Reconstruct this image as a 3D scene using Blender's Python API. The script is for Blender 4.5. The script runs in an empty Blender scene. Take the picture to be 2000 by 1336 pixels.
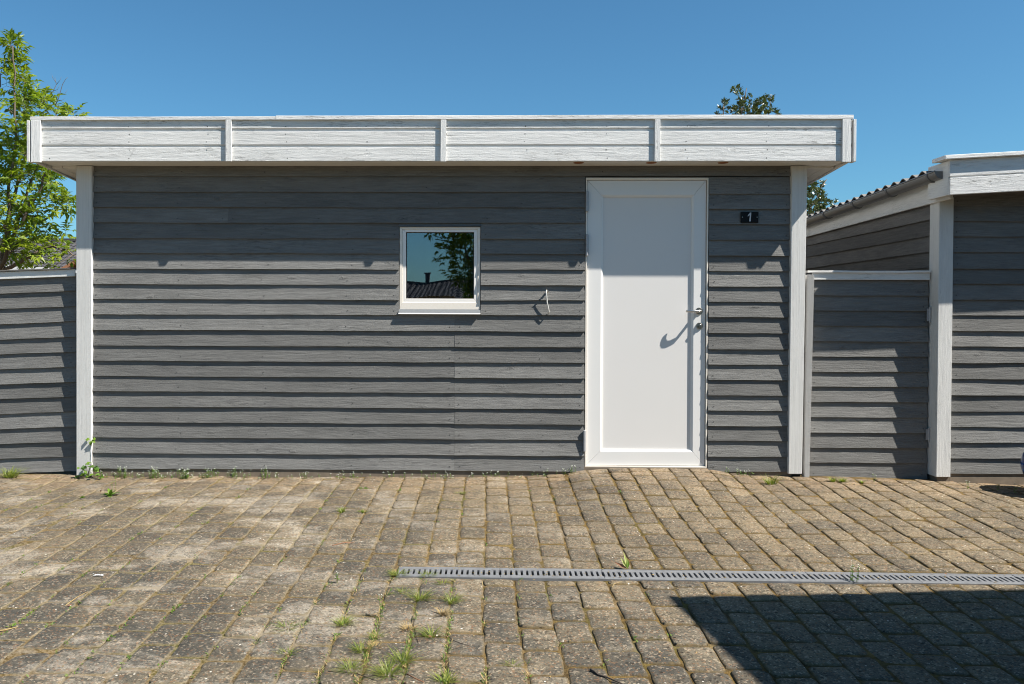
import bpy, math, random
import numpy as np
from mathutils import Vector, Matrix
random.seed(7); RS = np.random.RandomState(7)
S = bpy.context.scene
C = S.collection

# ------------------------------------------------------------------ camera, sky, sun
F = 1608.0; YAW, PIT, ROL = math.radians(1.091), math.radians(-0.569), math.radians(-0.178)
CX, CY = 919.3, 626.3; CZ = 1.175; D = 6.0
R3 = Matrix.Rotation(YAW, 3, 'Z') @ Matrix.Rotation(PIT, 3, 'X') @ Matrix.Rotation(ROL, 3, 'Y')
cam = bpy.data.cameras.new('camera'); co = bpy.data.objects.new('camera', cam); C.objects.link(co)
cam.sensor_width = 36; cam.lens = F*36/2000; cam.shift_x = (1000-CX)/2000; cam.shift_y = -(668-CY)/2000
cam.clip_end = 2000; cam.clip_start = .05
co.matrix_world = Matrix.Translation((0, -D, CZ)) @ (R3 @ Matrix.Rotation(math.radians(90), 3, 'X')).to_4x4()
S.camera = co
SUN = Vector((.57, -.24, .731)).normalized()
W = bpy.data.worlds.new('World'); S.world = W; W.use_nodes = True
nt = W.node_tree; bg = nt.nodes['Background']; sky = nt.nodes.new('ShaderNodeTexSky')
sky.sky_type = 'NISHITA'; sky.sun_disc = False
sky.sun_elevation = math.asin(SUN.z); sky.sun_rotation = math.atan2(SUN.x, SUN.y)
sky.air_density = 1.0; sky.dust_density = .5; sky.ozone_density = 9; sky.altitude = 0
tint = nt.nodes.new('ShaderNodeMix'); tint.data_type = 'RGBA'; tint.blend_type = 'MULTIPLY'; tint.inputs[0].default_value = 1; tint.inputs[7].default_value = (.86, 1.24, 1.16, 1)
nt.links.new(sky.outputs[0], tint.inputs[6]); nt.links.new(tint.outputs[2], bg.inputs[0]); bg.inputs[1].default_value = .056
sl = bpy.data.lights.new('sun', 'SUN'); sl.energy = 5.0; sl.angle = math.radians(.53); sl.color = (1, .95, .865)
so = bpy.data.objects.new('sun', sl); C.objects.link(so); so.rotation_euler = SUN.to_track_quat('Z', 'Y').to_euler()
S.view_settings.view_transform = 'Standard'; S.view_settings.look = 'None'; S.view_settings.exposure = .98; S.view_settings.gamma = 1
S.cycles.use_denoising = True; S.cycles.filter_width = 1.05
S.cycles.max_bounces = 8; S.cycles.transparent_max_bounces = 12

# ------------------------------------------------------------------ helpers
def ray(px, py):
    return R3 @ Vector((px-CX, F, -(py-CY)))
def P(px, py, Y):                       # photograph pixel -> point on the plane y = Y
    d = ray(px, py); t = (Y+D)/d.y
    return Vector((d.x*t, Y, CZ+d.z*t))
def PX(px, Y, py=620): return P(px, py, Y).x
def PZ(py, Y, px=650): return P(px, py, Y).z

def hsh(ix, iy, s=0):
    n = (ix.astype(np.int64)*374761393 + iy.astype(np.int64)*668265263 + s*974634777) & 0xffffffff
    n = ((n ^ (n >> 13))*1274126177) & 0xffffffff
    return ((n ^ (n >> 16)) & 0xffff)/65535.0
def vn(x, y, s=0):
    x = np.asarray(x, float); y = np.asarray(y, float)
    ix = np.floor(x); iy = np.floor(y); fx = x-ix; fy = y-iy
    fx = fx*fx*(3-2*fx); fy = fy*fy*(3-2*fy)
    a = hsh(ix, iy, s); b = hsh(ix+1, iy, s); c = hsh(ix, iy+1, s); d = hsh(ix+1, iy+1, s)
    return (a*(1-fx)+b*fx)*(1-fy)+(c*(1-fx)+d*fx)*fy
def v1(x, s=0): return float(vn(np.array([x]), np.array([s*3.7+.5]), s)[0])

class MB:
    def __init__(s): s.v = []; s.f = []; s.g = []; s.r = []; s.m = []
    def add(s, vs, fs, gc=None, rnd=0., mat=0):
        b = len(s.v); s.v += [tuple(v) for v in vs]
        s.g += [tuple(g) for g in (gc if gc is not None else vs)]; s.r += [rnd]*len(vs)
        s.f += [tuple(b+i for i in f) for f in fs]; s.m += [mat]*len(fs)
    def box(s, x0, x1, y0, y1, z0, z1, ax=0, mat=0, fn=None, seg=None):
        """box, grain along axis ax; cut along ax every seg metres"""
        lo = [min(x0, x1), min(y0, y1), min(z0, z1)]; hi = [max(x0, x1), max(y0, y1), max(z0, z1)]
        n = 1 if not seg else max(1, int((hi[ax]-lo[ax])/seg))
        o = [(ax+1) % 3, (ax+2) % 3]; vs = []; gs = []
        off = (random.random()*50, random.random()*50, random.random()*50)
        for i in range(n+1):
            a = lo[ax]+(hi[ax]-lo[ax])*i/n
            for (p, q) in ((0, 0), (1, 0), (1, 1), (0, 1)):
                v = [0, 0, 0]; v[ax] = a; v[o[0]] = (lo, hi)[p][o[0]]; v[o[1]] = (lo, hi)[q][o[1]]
                gs.append((v[ax]+off[0], v[o[0]]+off[1], v[o[1]]+off[2]))
                if fn: v = fn(v)
                vs.append(v)
        fs = [(3, 2, 1, 0), tuple(4*n+k for k in range(4))]
        for i in range(n):
            for k in range(4):
                k2 = (k+1) % 4; fs.append((4*i+k, 4*i+k2, 4*i+4+k2, 4*i+4+k))
        s.add(vs, fs, gs, random.random(), mat)
    def tube(s, pts, rad, n=6, mat=0, rnd=0., cap=True):
        pts = [Vector(p) for p in pts]; vs = []; fs = []; L = 0; gs = []
        if not hasattr(rad, '__len__'): rad = [rad]*len(pts)
        up = None
        for i, p in enumerate(pts):
            t = (pts[min(i+1, len(pts)-1)]-pts[max(i-1, 0)]); t = t.normalized() if t.length > 1e-9 else Vector((0, 0, 1))
            if up is None: up = t.orthogonal().normalized()
            else:
                up = up-t*up.dot(t); up = up.normalized() if up.length > 1e-6 else t.orthogonal().normalized()
            b = t.cross(up)
            if i: L += (p-pts[i-1]).length
            for k in range(n):
                a = 2*math.pi*k/n; vs.append(p+(up*math.cos(a)+b*math.sin(a))*rad[i])
                gs.append((L, rad[i]*math.cos(a), rad[i]*math.sin(a)+rnd*9))
        for i in range(len(pts)-1):
            for k in range(n):
                k2 = (k+1) % n; fs.append((i*n+k, i*n+k2, (i+1)*n+k2, (i+1)*n+k))
        if cap: fs += [tuple(range(n))[::-1], tuple((len(pts)-1)*n+k for k in range(n))]
        s.add(vs, fs, gs, rnd, mat)
    def lathe(s, prof, n=24, at=(0, 0, 0), axis='z', mat=0):
        vs = []; fs = []
        for (r, h) in prof:
            for k in range(n):
                a = 2*math.pi*k/n; c_, s_ = r*math.cos(a), r*math.sin(a)
                v = (c_, s_, h) if axis == 'z' else (c_, -h, s_)
                vs.append((v[0]+at[0], v[1]+at[1], v[2]+at[2]))
        for i in range(len(prof)-1):
            for k in range(n):
                k2 = (k+1) % n; fs.append((i*n+k, i*n+k2, (i+1)*n+k2, (i+1)*n+k))
        fs += [tuple(range(n))[::-1], tuple((len(prof)-1)*n+k for k in range(n))]
        s.add(vs, fs, None, 0, mat)
    def leaf(s, p, d, nrm, L, Wd, fold=.25, rnd=0., droop=.15, mat=0):
        d = d.normalized(); r = d.cross(nrm)
        if r.length < 1e-4: r = d.orthogonal()
        r = r.normalized(); u = r.cross(d).normalized()
        m = p+d*L*.42
        s.add([p, m+r*Wd*.5+u*Wd*fold, m, m-r*Wd*.5+u*Wd*fold, p+d*L-u*L*droop],
              [(0, 1, 2), (0, 2, 3), (2, 1, 4), (2, 4, 3)], None, rnd, mat)
    def build(s, name, mats, parent=None, smooth=False, bevel=0, recalc=False):
        me = bpy.data.meshes.new(name)
        base = Vector((0, 0, 0))
        q = parent
        while q is not None: base += q.location; q = q.parent
        vv = np.array(s.v, float)-np.array(base)
        me.from_pydata(vv.tolist(), [], s.f)
        a = me.attributes.new('gc', 'FLOAT_VECTOR', 'POINT'); a.data.foreach_set('vector', np.array(s.g, float).ravel())
        a = me.attributes.new('rnd', 'FLOAT', 'POINT'); a.data.foreach_set('value', np.array(s.r, float))
        mats = mats if isinstance(mats, (list, tuple)) else [mats]
        for m in mats: me.materials.append(m)
        if len(mats) > 1: me.polygons.foreach_set('material_index', s.m)
        if recalc:
            import bmesh
            bm = bmesh.new(); bm.from_mesh(me); bmesh.ops.recalc_face_normals(bm, faces=bm.faces[:]); bm.to_mesh(me); bm.free()
        if smooth: me.polygons.foreach_set('use_smooth', [True]*len(me.polygons))
        me.update()
        o = bpy.data.objects.new(name, me); C.objects.link(o)
        if parent is not None: o.parent = parent
        if bevel:
            b = o.modifiers.new('bevel', 'BEVEL'); b.width = bevel; b.segments = 2; b.limit_method = 'ANGLE'; b.harden_normals = False
        return o
def tag(o, label=None, cat=None, group=None, kind=None):
    if label: o['label'] = label
    if cat: o['category'] = cat
    if group: o['group'] = group
    if kind: o['kind'] = kind
    return o
def empty(name, loc, label, cat, group=None):
    o = bpy.data.objects.new(name, None); C.objects.link(o); o.location = loc; o.empty_display_size = .1
    return tag(o, label, cat, group)

# ------------------------------------------------------------------ materials
class NB:
    def __init__(s, name):
        s.m = bpy.data.materials.new(name); s.m.use_nodes = True; s.t = s.m.node_tree
        s.b = s.t.nodes['Principled BSDF']; s.out = s.t.nodes['Material Output']
    def n(s, t, **k):
        x = s.t.nodes.new(t)
        for a, b in k.items(): setattr(x, a, b)
        return x
    def l(s, a, b): s.t.links.new(a, b)
    def attr(s, name, out='Vector'):
        x = s.n('ShaderNodeAttribute'); x.attribute_name = name; return x.outputs[out]
    def pos(s): return s.n('ShaderNodeNewGeometry').outputs['Position']
    def mapv(s, v, sc, loc=(0, 0, 0)):
        x = s.n('ShaderNodeMapping'); x.inputs['Scale'].default_value = sc; x.inputs['Location'].default_value = loc
        s.l(v, x.inputs[0]); return x.outputs[0]
    def noise(s, v, sc, det=3, rough=.55, dist=0, out=0):
        x = s.n('ShaderNodeTexNoise'); x.inputs['Scale'].default_value = sc; x.inputs['Detail'].default_value = det
        x.inputs['Roughness'].default_value = rough; x.inputs['Distortion'].default_value = dist
        s.l(v, x.inputs['Vector']); return x.outputs[out]
    def voro(s, v, sc, out=0, rnd=1., feat='F1'):
        x = s.n('ShaderNodeTexVoronoi'); x.feature = feat; x.inputs['Scale'].default_value = sc; x.inputs['Randomness'].default_value = rnd
        s.l(v, x.inputs['Vector']); return x.outputs[out]
    def ramp(s, v, a, b, c0=0., c1=1.):
        x = s.n('ShaderNodeMapRange'); x.inputs[1].default_value = a; x.inputs[2].default_value = b
        x.inputs[3].default_value = c0; x.inputs[4].default_value = c1; s.l(v, x.inputs[0]); return x.outputs[0]
    def math(s, op, a, b=None):
        x = s.n('ShaderNodeMath', operation=op)
        for i, q in enumerate((a, b)):
            if q is None: continue
            if isinstance(q, (int, float)): x.inputs[i].default_value = q
            else: s.l(q, x.inputs[i])
        return x.outputs[0]
    def mix(s, f, a, b, mode='MIX'):
        x = s.n('ShaderNodeMix', data_type='RGBA', blend_type=mode)
        for i, q in ((0, f), (6, a), (7, b)):
            if isinstance(q, (int, float)): x.inputs[i].default_value = q
            elif isinstance(q, tuple): x.inputs[i].default_value = (*q, 1)
            else: s.l(q, x.inputs[i])
        return x.outputs[2]
    def bump(s, h, st, dist, prev=None):
        x = s.n('ShaderNodeBump'); x.inputs['Strength'].default_value = st; x.inputs['Distance'].default_value = dist
        s.l(h, x.inputs['Height'])
        if prev is not None: s.l(prev, x.inputs['Normal'])
        return x.outputs[0]
    def fin(s, col=None, rough=.6, nrm=None, spec=.5, metal=0):
        if col is not None:
            if isinstance(col, tuple): s.b.inputs['Base Color'].default_value = (*col, 1)
            else: s.l(col, s.b.inputs['Base Color'])
        if isinstance(rough, (int, float)): s.b.inputs['Roughness'].default_value = rough
        else: s.l(rough, s.b.inputs['Roughness'])
        s.b.inputs['Specular IOR Level'].default_value = spec; s.b.inputs['Metallic'].default_value = metal
        if nrm is not None: s.l(nrm, s.b.inputs['Normal'])
        return s.m

def painted_wood(name, col, dirtcol, dirt=.0, grain=.5, var=.12, sawn=0., rough=.75, spec=.3, knots=.5, speck=.38):
    n = NB(name); g = n.attr('gc'); r = n.attr('rnd', 'Fac')
    warp = n.noise(n.mapv(g, (1.2, 5, 5)), 1.5, 2, .5)
    wm = n.n('ShaderNodeVectorMath', operation='MULTIPLY_ADD')
    nv = n.noise(n.mapv(g, (1.5, 7, 7)), 1.6, 2, .5, 0, 1)
    n.l(nv, wm.inputs[0]); wm.inputs[1].default_value = (0.0, .05, .05); n.l(g, wm.inputs[2])
    gw = wm.outputs[0]
    rr0 = n.noise(g, 90, 3, .7)
    fine = n.noise(n.mapv(gw, (22, 330, 330)), 1, 3, .6)
    med = n.noise(n.mapv(gw, (6, 105, 105)), 1, 4, .65)
    blotch = n.noise(n.mapv(g, (2.2, 9, 9)), 1, 4, .6)
    big = n.noise(n.mapv(g, (.8, 3, 3)), 1, 2, .5)
    # knots: distance to sparse cells
    kd = n.voro(n.mapv(gw, (3.4, 9, 9)), 1, 0)
    kn = n.ramp(n.math('ADD', kd, n.ramp(rr0, .3, .7, -.05, .05)), .03, .13, 1, 0)
    c = n.mix(n.ramp(med, .35, .7), tuple(x*(1-var) for x in col), tuple(min(1, x*(1+var)) for x in col))
    c = n.mix(n.ramp(blotch, .48, .72, 0, .2+2.4*var), c, tuple(x*.62 for x in col))
    c = n.mix(n.ramp(n.noise(n.mapv(g, (.9, 14, 14), (7, 3, 1)), 1, 4, .6), .5, .8, 0, 1.5*var), c, tuple(min(1, x*1.3) for x in col))
    c = n.mix(n.math('MULTIPLY', kn, knots*.6), c, tuple(x*.62 for x in col))
    c = n.mix(1., c, n.mix(r, (1-var*1.35,)*3, (1+var*1.15,)*3), 'MULTIPLY')
    if dirt > 0:
        cr = n.noise(n.mapv(gw, (15, 150, 150)), 1, 5, .78)
        area = n.noise(n.mapv(g, (1.3, 8, 8), (3, 1, 2)), 1, 3, .6)
        m = n.math('MULTIPLY', n.ramp(cr, .52, .60), n.ramp(area, .50, .66))
        m = n.math('MULTIPLY', m, dirt)
        c = n.mix(m, c, dirtcol)
        c = n.mix(n.math('MULTIPLY', n.ramp(n.noise(n.mapv(g, (25, 60, 60)), 1, 5, .8), .62, .72), dirt*.6), c, dirtcol)
    nb = n.bump(med, grain*.8, .0026)
    nb = n.bump(fine, grain, .0014, nb)
    nb = n.bump(n.math('SUBTRACT', 1, kn), grain*.7, .004, nb)
    nb = n.bump(n.noise(n.mapv(gw, (2.2, 42, 42), (1, 4, 2)), 1, 3, .6), grain*.7, .005, nb)
    rr = n.noise(g, 190, 4, .7)
    nb = n.bump(rr, grain, .003, nb)
    c = n.mix(n.math('MULTIPLY', n.ramp(rr, .38, .62, 1, 0), grain*speck), c, tuple(x*.5 for x in col))
    if sawn:
        w = n.n('ShaderNodeTexWave'); w.inputs['Scale'].default_value = 17; w.inputs['Distortion'].default_value = 6; w.inputs['Detail'].default_value = 2
        sk = n.n('ShaderNodeVectorMath', operation='DOT_PRODUCT'); n.l(g, sk.inputs[0]); sk.inputs[1].default_value = (1, 1.2, 1.2)
        cb = n.n('ShaderNodeCombineXYZ'); n.l(sk.outputs['Value'], cb.inputs[0]); n.l(cb.outputs[0], w.inputs['Vector'])
        nb = n.bump(w.outputs[1], sawn, .004, nb)
    return n.fin(c, rough, nb, spec)

M = {}
M['grey'] = painted_wood('grey_painted_boards', (.180, .177, .170), (.06, .06, .06), .75, .95, .18, knots=.8, rough=.7)
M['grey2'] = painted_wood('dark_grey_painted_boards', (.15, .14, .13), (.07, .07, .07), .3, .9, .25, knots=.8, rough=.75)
M['white'] = painted_wood('white_painted_timber', (.68, .675, .655), (.2, .2, .18), .5, .55, .05, knots=.12, speck=.1)
M['fascia'] = painted_wood('weathered_white_boards', (.75, .74, .72), (.16, .155, .14), .85, .85, .05, knots=.25, speck=.1)
M['sawn'] = painted_wood('rough_sawn_white_timber', (.72, .71, .69), (.2, .19, .17), .5, .9, .05, sawn=.8, knots=.1)
M['soffit'] = painted_wood('white_soffit_boards', (.72, .71, .68), (.3, .25, .2), .2, .4, .04, knots=.1)

def simple(name, col, rough=.5, metal=0, spec=.5, nz=.06, sc=30, bump=0., bs=200):
    n = NB(name); p = n.pos()
    c = n.mix(n.noise(p, sc, 4, .6), tuple(x*(1-nz) for x in col), tuple(min(1, x*(1+nz)) for x in col))
    nb = n.bump(n.noise(p, bs, 3, .6), bump, .001) if bump else None
    return n.fin(c, rough, nb, spec, metal)
M['pvc'] = simple('white_plastic', (.73, .72, .705), .32, nz=.015, sc=3, bump=.05, bs=8)
M['panel'] = simple('white_door_panel', (.70, .68, .66), .4, nz=.02, sc=2.5, bump=.06, bs=6)
M['cream'] = simple('cream_window_paint', (.78, .72, .64), .45, nz=.08, sc=60)
M['winwhite'] = simple('off_white_window_paint', (.80, .77, .73), .4, nz=.05, sc=50)
M['steel'] = simple('brushed_steel', (.62, .60, .57), .3, 1, nz=.05)
M['galv'] = simple('pale_galvanised_rod', (.62, .61, .58), .45, .3, nz=.15, sc=90)
M['darksteel'] = simple('dull_steel', (.25, .24, .22), .35, 1, nz=.2, sc=80)
M['zinc'] = simple('grey_zinc_sheet', (.13, .14, .15), .6, .0, nz=.18, sc=60)
M['hinge'] = simple('grey_hinge_metal', (.36, .36, .37), .5, .3, nz=.1)
M['gutter'] = simple('grey_plastic_gutter', (.15, .148, .148), .38, nz=.12, sc=12)
M['black'] = simple('black_plastic', (.008, .009, .011), .6, spec=.15, nz=.2)
M['digit'] = simple('white_digit_paint', (.5, .53, .56), .5, nz=.03)
M['dark'] = simple('dark_interior_boards', (.018, .024, .028), .8)
M['curtain'] = simple('dark_teal_cloth', (.02, .05, .055), .9, nz=.3, sc=14)
M['concrete'] = simple('brown_stained_concrete', (.17, .135, .10), .9, nz=.45, sc=14, bump=.6, bs=120)
M['bitumen'] = simple('dark_roof_felt', (.05, .05, .052), .85, nz=.3, bump=.5, bs=150)
M['rust'] = simple('rusty_brown_metal', (.25, .10, .035), .8, nz=.8, sc=90, bump=.8, bs=300)
M['eternit'] = simple('weathered_fibre_cement', (.18, .168, .155), .9, nz=.4, sc=22, bump=.6, bs=110)
M['grate'] = simple('galvanised_grate', (.165, .168, .175), .65, .1, nz=.45, sc=30, bump=.3, bs=250)
M['soil'] = simple('dark_drain_dirt', (.03, .025, .02), .95, nz=.4)
M['tile'] = simple('dark_roof_tiles', (.055, .052, .055), .7, nz=.35, sc=4, bump=.3, bs=40)
M['orange'] = simple('orange_brown_boards', (.32, .14, .07), .8, nz=.3, sc=10)
M['whitesheet'] = simple('white_sheet', (.75, .76, .77), .5, nz=.05)
M['brickwall'] = simple('pale_rendered_wall', (.30, .27, .24), .9, nz=.1)
M['bark'] = simple('grey_brown_bark', (.13, .10, .075), .9, nz=.5, sc=35, bump=.8, bs=90)
M['twig'] = simple('dark_dry_twig', (.05, .038, .03), .85, nz=.3)
M['straw'] = simple('dry_straw_stems', (.34, .24, .10), .9, nz=.3)
M['feather'] = simple('white_down', (.85, .85, .86), .9)
M['deadleaf'] = simple('dry_brown_leaf', (.22, .10, .05), .8, nz=.4)
M['petal'] = simple('white_tiny_petals', (.75, .75, .66), .8)

n = NB('blue_glaze'); p = n.pos()
c = n.mix(n.ramp(n.noise(p, 55, 5, .75), .48, .6), (.006, .022, .13), (.03, .13, .42))
M['blue'] = n.fin(c, .12, n.bump(n.noise(p, 30, 2, .5), .12, .003), .6)

n = NB('window_glass')
gl = n.n('ShaderNodeBsdfGlossy'); gl.inputs['Roughness'].default_value = .0; gl.inputs['Color'].default_value = (.92, .92, 1, 1)
tr = n.n('ShaderNodeBsdfTransparent'); tr.inputs['Color'].default_value = (.7, .8, .8, 1)
n.l(n.bump(n.noise(n.pos(), 3.2, 1, .4), .05, .02), gl.inputs['Normal'])
mx = n.n('ShaderNodeMixShader'); mx.inputs[0].default_value = .175; n.l(tr.outputs[0], mx.inputs[1]); n.l(gl.outputs[0], mx.inputs[2]); n.l(mx.outputs[0], n.out.inputs[0])
M['glass'] = n.m

def leafmat(name, c0, c1, trans=.4, rough=.45, spec=.4):
    n = NB(name); r = n.attr('rnd', 'Fac'); c = n.mix(r, c0, c1)
    n.fin(c, rough, None, spec)
    t = n.n('ShaderNodeBsdfTranslucent'); n.l(n.mix(1., c, (1.25, 1.35, .5), 'MULTIPLY'), t.inputs[0])
    m = n.n('ShaderNodeMixShader'); m.inputs[0].default_value = trans
    n.l(n.b.outputs[0], m.inputs[1]); n.l(t.outputs[0], m.inputs[2]); n.l(m.outputs[0], n.out.inputs[0]); return n.m
M['leaf'] = leafmat('spring_leaves', (.06, .125, .012), (.32, .38, .035))
M['holly'] = leafmat('glossy_dark_leaves', (.02, .045, .015), (.10, .12, .025), .15, .25, .8)
M['grass'] = leafmat('grass_blades', (.09, .145, .02), (.30, .32, .07), .35)
M['weed'] = leafmat('weed_leaves', (.05, .12, .015), (.16, .26, .03), .35)
M['pale'] = leafmat('pale_variegated_leaf', (.30, .36, .10), (.52, .55, .22), .35)

# paving stone
n = NB('concrete_paver'); p = n.pos(); g = n.attr('gc'); r = n.attr('rnd', 'Fac')
sep = n.n('ShaderNodeSeparateXYZ'); n.l(p, sep.inputs[0]); X, Yc = sep.outputs[0], sep.outputs[1]
low = n.noise(p, 1.1, 3, .6); mid = n.noise(p, 5.5, 4, .6); fine = n.noise(p, 60, 4, .7); grit = n.noise(p, 170, 4, .8)
tan_ = (.250, .200, .130); gry = (.098, .091, .074)
far = n.ramp(Yc, -3.0, -.3, 0, .42); rt = n.ramp(X, -1.0, 1.6, 0, .35)
tf = n.math('ADD', n.math('ADD', far, rt), n.math('ADD', n.ramp(low, .3, .7, -.25, .25), n.math('ADD', n.ramp(mid, .35, .65, -.3, .3), n.math('MULTIPLY', n.math('SUBTRACT', r, .5), .22))))
tf = n.ramp(tf, -.15, .9)
c = n.mix(tf, gry, tan_)
# sandy wall strip
c = n.mix(n.math('MULTIPLY', n.ramp(Yc, -.6, -.08), n.ramp(mid, .3, .6)), c, (.31, .225, .14))
# pale lime/sand patches, mostly left
pt = n.noise(n.mapv(p, (.9, 1.4, 1)), 2.3, 6, .7, .5)
left = n.ramp(X, 1.2, -1.0, .15, 1)
pm = n.math('MULTIPLY', n.ramp(pt, .50, .61), left)
vm = n.n('ShaderNodeVectorMath', operation='DISTANCE'); n.l(n.mapv(p, (1, 1.4, 1)), vm.inputs[0]); vm.inputs[1].default_value = (.78, -.62, 0)
c = n.mix(n.math('MULTIPLY', n.ramp(n.math('ADD', vm.outputs[1] if False else vm.outputs['Value'], n.ramp(mid, .3, .7, -.25, .25)), .55, .25), .6), c, (.085, .074, .058))
c = n.mix(n.math('MULTIPLY', pm, .8), c, (.40, .355, .285))
c = n.mix(n.ramp(n.noise(p, 34, 5, .8), .40, .56, .0, .6), c, n.mix(1., c, (.55, .54, .52), 'MULTIPLY'))
# lichen dark blotches
c = n.mix(n.ramp(n.noise(p, 17, 5, .75), .52, .66, 0, .6), c, (.060, .055, .045))
# aggregate speckle
vc = n.voro(p, 135, 1); sepc = n.n('ShaderNodeSeparateColor'); n.l(vc, sepc.inputs[0])
c = n.mix(n.ramp(sepc.outputs[0], .84, .9, 0, .5), c, (.44, .36, .26))
c = n.mix(n.ramp(sepc.outputs[1], .86, .92, 0, .45), c, (.26, .13, .06))
c = n.mix(n.ramp(sepc.outputs[2], .84, .90, 0, .5), c, (.03, .03, .028))
c = n.mix(n.ramp(grit, .4, .62, .0, .75), c, n.mix(1., c, (.5, .5, .5), 'MULTIPLY'))
vw = n.voro(p, 52, 1); sw = n.n('ShaderNodeSeparateColor'); n.l(vw, sw.inputs[0])
wd = n.voro(p, 52, 0)
c = n.mix(n.math('MULTIPLY', n.ramp(sw.outputs[0], .965, .975), n.ramp(wd, .25, .15)), c, (.62, .58, .50))
# pits
pd = n.voro(n.mapv(p, (1, 1.3, 1)), 44, 0); pv = n.voro(n.mapv(p, (1, 1.3, 1)), 44, 1); sp = n.n('ShaderNodeSeparateColor'); n.l(pv, sp.inputs[0])
pit = n.math('MULTIPLY', n.ramp(sp.outputs[0], .80, .82), n.ramp(n.math('ADD', pd, n.math('MULTIPLY', fine, .35)), .52, .36))
pit = n.math('MULTIPLY', pit, n.ramp(X, -1.2, .8, .2, 1))
c = n.mix(n.math('MULTIPLY', pit, .85), c, (.035, .026, .018))
# moss creeping from stone rims: gc.z = rim distance 0..1
sg = n.n('ShaderNodeSeparateXYZ'); n.l(g, sg.inputs[0])
rim = n.math('ADD', sg.outputs[2], n.ramp(n.noise(p, 42, 4, .75), .2, .8, -.55, .55))
c = n.mix(n.math('MULTIPLY', n.ramp(rim, .42, .05), .7), c, n.mix(n.ramp(X, .4, -1.2), (.105, .075, .032), (.19, .155, .095)))
c = n.mix(1., c, n.mix(r, (.85, .85, .87), (1.13, 1.11, 1.08)), 'MULTIPLY')
nb = n.bump(fine, .8, .004); nb = n.bump(grit, .9, .0016, nb); nb = n.bump(n.math('SUBTRACT', 1, pit), .8, .004, nb)
nb = n.bump(n.noise(p, 26, 4, .7), .6, .006, nb)
M['paver'] = n.fin(c, .88, nb, .25)

n = NB('joint_sand_and_moss'); p = n.pos()
sep = n.n('ShaderNodeSeparateXYZ'); n.l(p, sep.inputs[0]); X = sep.outputs[0]
a = n.noise(p, 9, 4, .65); b = n.noise(p, 75, 4, .7); d = n.noise(n.mapv(p, (1, 1, 1), (5, 5, 0)), 3, 3, .6)
c = n.mix(n.ramp(a, .4, .62), (.080, .052, .020), (.21, .135, .045))
c = n.mix(n.math('MULTIPLY', n.ramp(d, .5, .66), n.ramp(X, 1.2, -.6, .25, .8)), c, (.12, .125, .03))
c = n.mix(n.math('MULTIPLY', n.ramp(X, .6, -1.6, 0, .65), n.ramp(b, .4, .6)), c, (.29, .23, .15))
c = n.mix(n.ramp(b, .3, .6, .6, 0), c, (.03, .022, .012))
pt = n.noise(n.mapv(p, (.9, 1.4, 1)), 2.3, 6, .7, .5)
c = n.mix(n.math('MULTIPLY', n.math('MULTIPLY', n.ramp(pt, .50, .62), n.ramp(X, 1.2, -1., .1, 1)), .8), c, (.32, .27, .205))
nb = n.bump(b, 1., .008); nb = n.bump(n.noise(p, 260, 3, .7), 1., .003, nb)
M['joint'] = n.fin(c, .95, nb, .1)

# ------------------------------------------------------------------ ground form
_bx = [-400, 0, 150, 200, 400, 700, 1000, 1090, 1140, 1200, 1300, 1370, 1420, 1480, 1600, 1750, 1860, 2000, 2400]
_by = [926, 927, 929, 931, 931.5, 932, 931, 927, 918, 914.5, 914.5, 917, 924, 929, 933, 937, 941, 947, 955]
PROFX = np.array([PX(a, 0, 930) for a in _bx]); PROFZ = np.array([P(a, b, 0).z for a, b in zip(_bx, _by)])
DY0, DY1, DX0 = -2.185, -2.032, 0
def hgt(x, y):
    x = np.asarray(x, float); y = np.asarray(y, float); xc = np.clip(x, -5.5, 5.5); yc = np.clip(y, -7, .6)
    z0 = np.interp(xc, PROFX, PROFZ); s = np.maximum(0, -yc)
    base = -.024-.0286*np.minimum(s, 7)
    k = np.exp(-(s/.62)**1.6)
    # hump runs out a little further in front of the door
    kd = np.exp(-(s/.75)**2.2)
    hump = (xc > PX(1060, 0)) & (xc < PX(1470, 0))
    z = base+(z0+.024)*np.where(hump, kd, k)
    z = z-.016*np.clip((xc+.3)/1.4, 0, 1)*np.clip(s/1., 0, 1)
    z = z+(vn(xc*1.1, yc*1.1, 3)-.5)*.022*np.clip(s/.8, 0, 1)+(vn(xc*3, yc*3, 4)-.5)*.009
    return z
def H(x, y): return float(hgt(np.array([x]), np.array([y]))[0])
def G(px, py):                          # photograph pixel -> point on the paving
    d = ray(px, py); t = (CZ+.08)/-d.z
    for _ in range(12):
        q = Vector((0, -D, CZ))+d*t; t = (CZ-H(q.x, q.y))/-d.z
    return Vector((0, -D, CZ))+d*t

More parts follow.
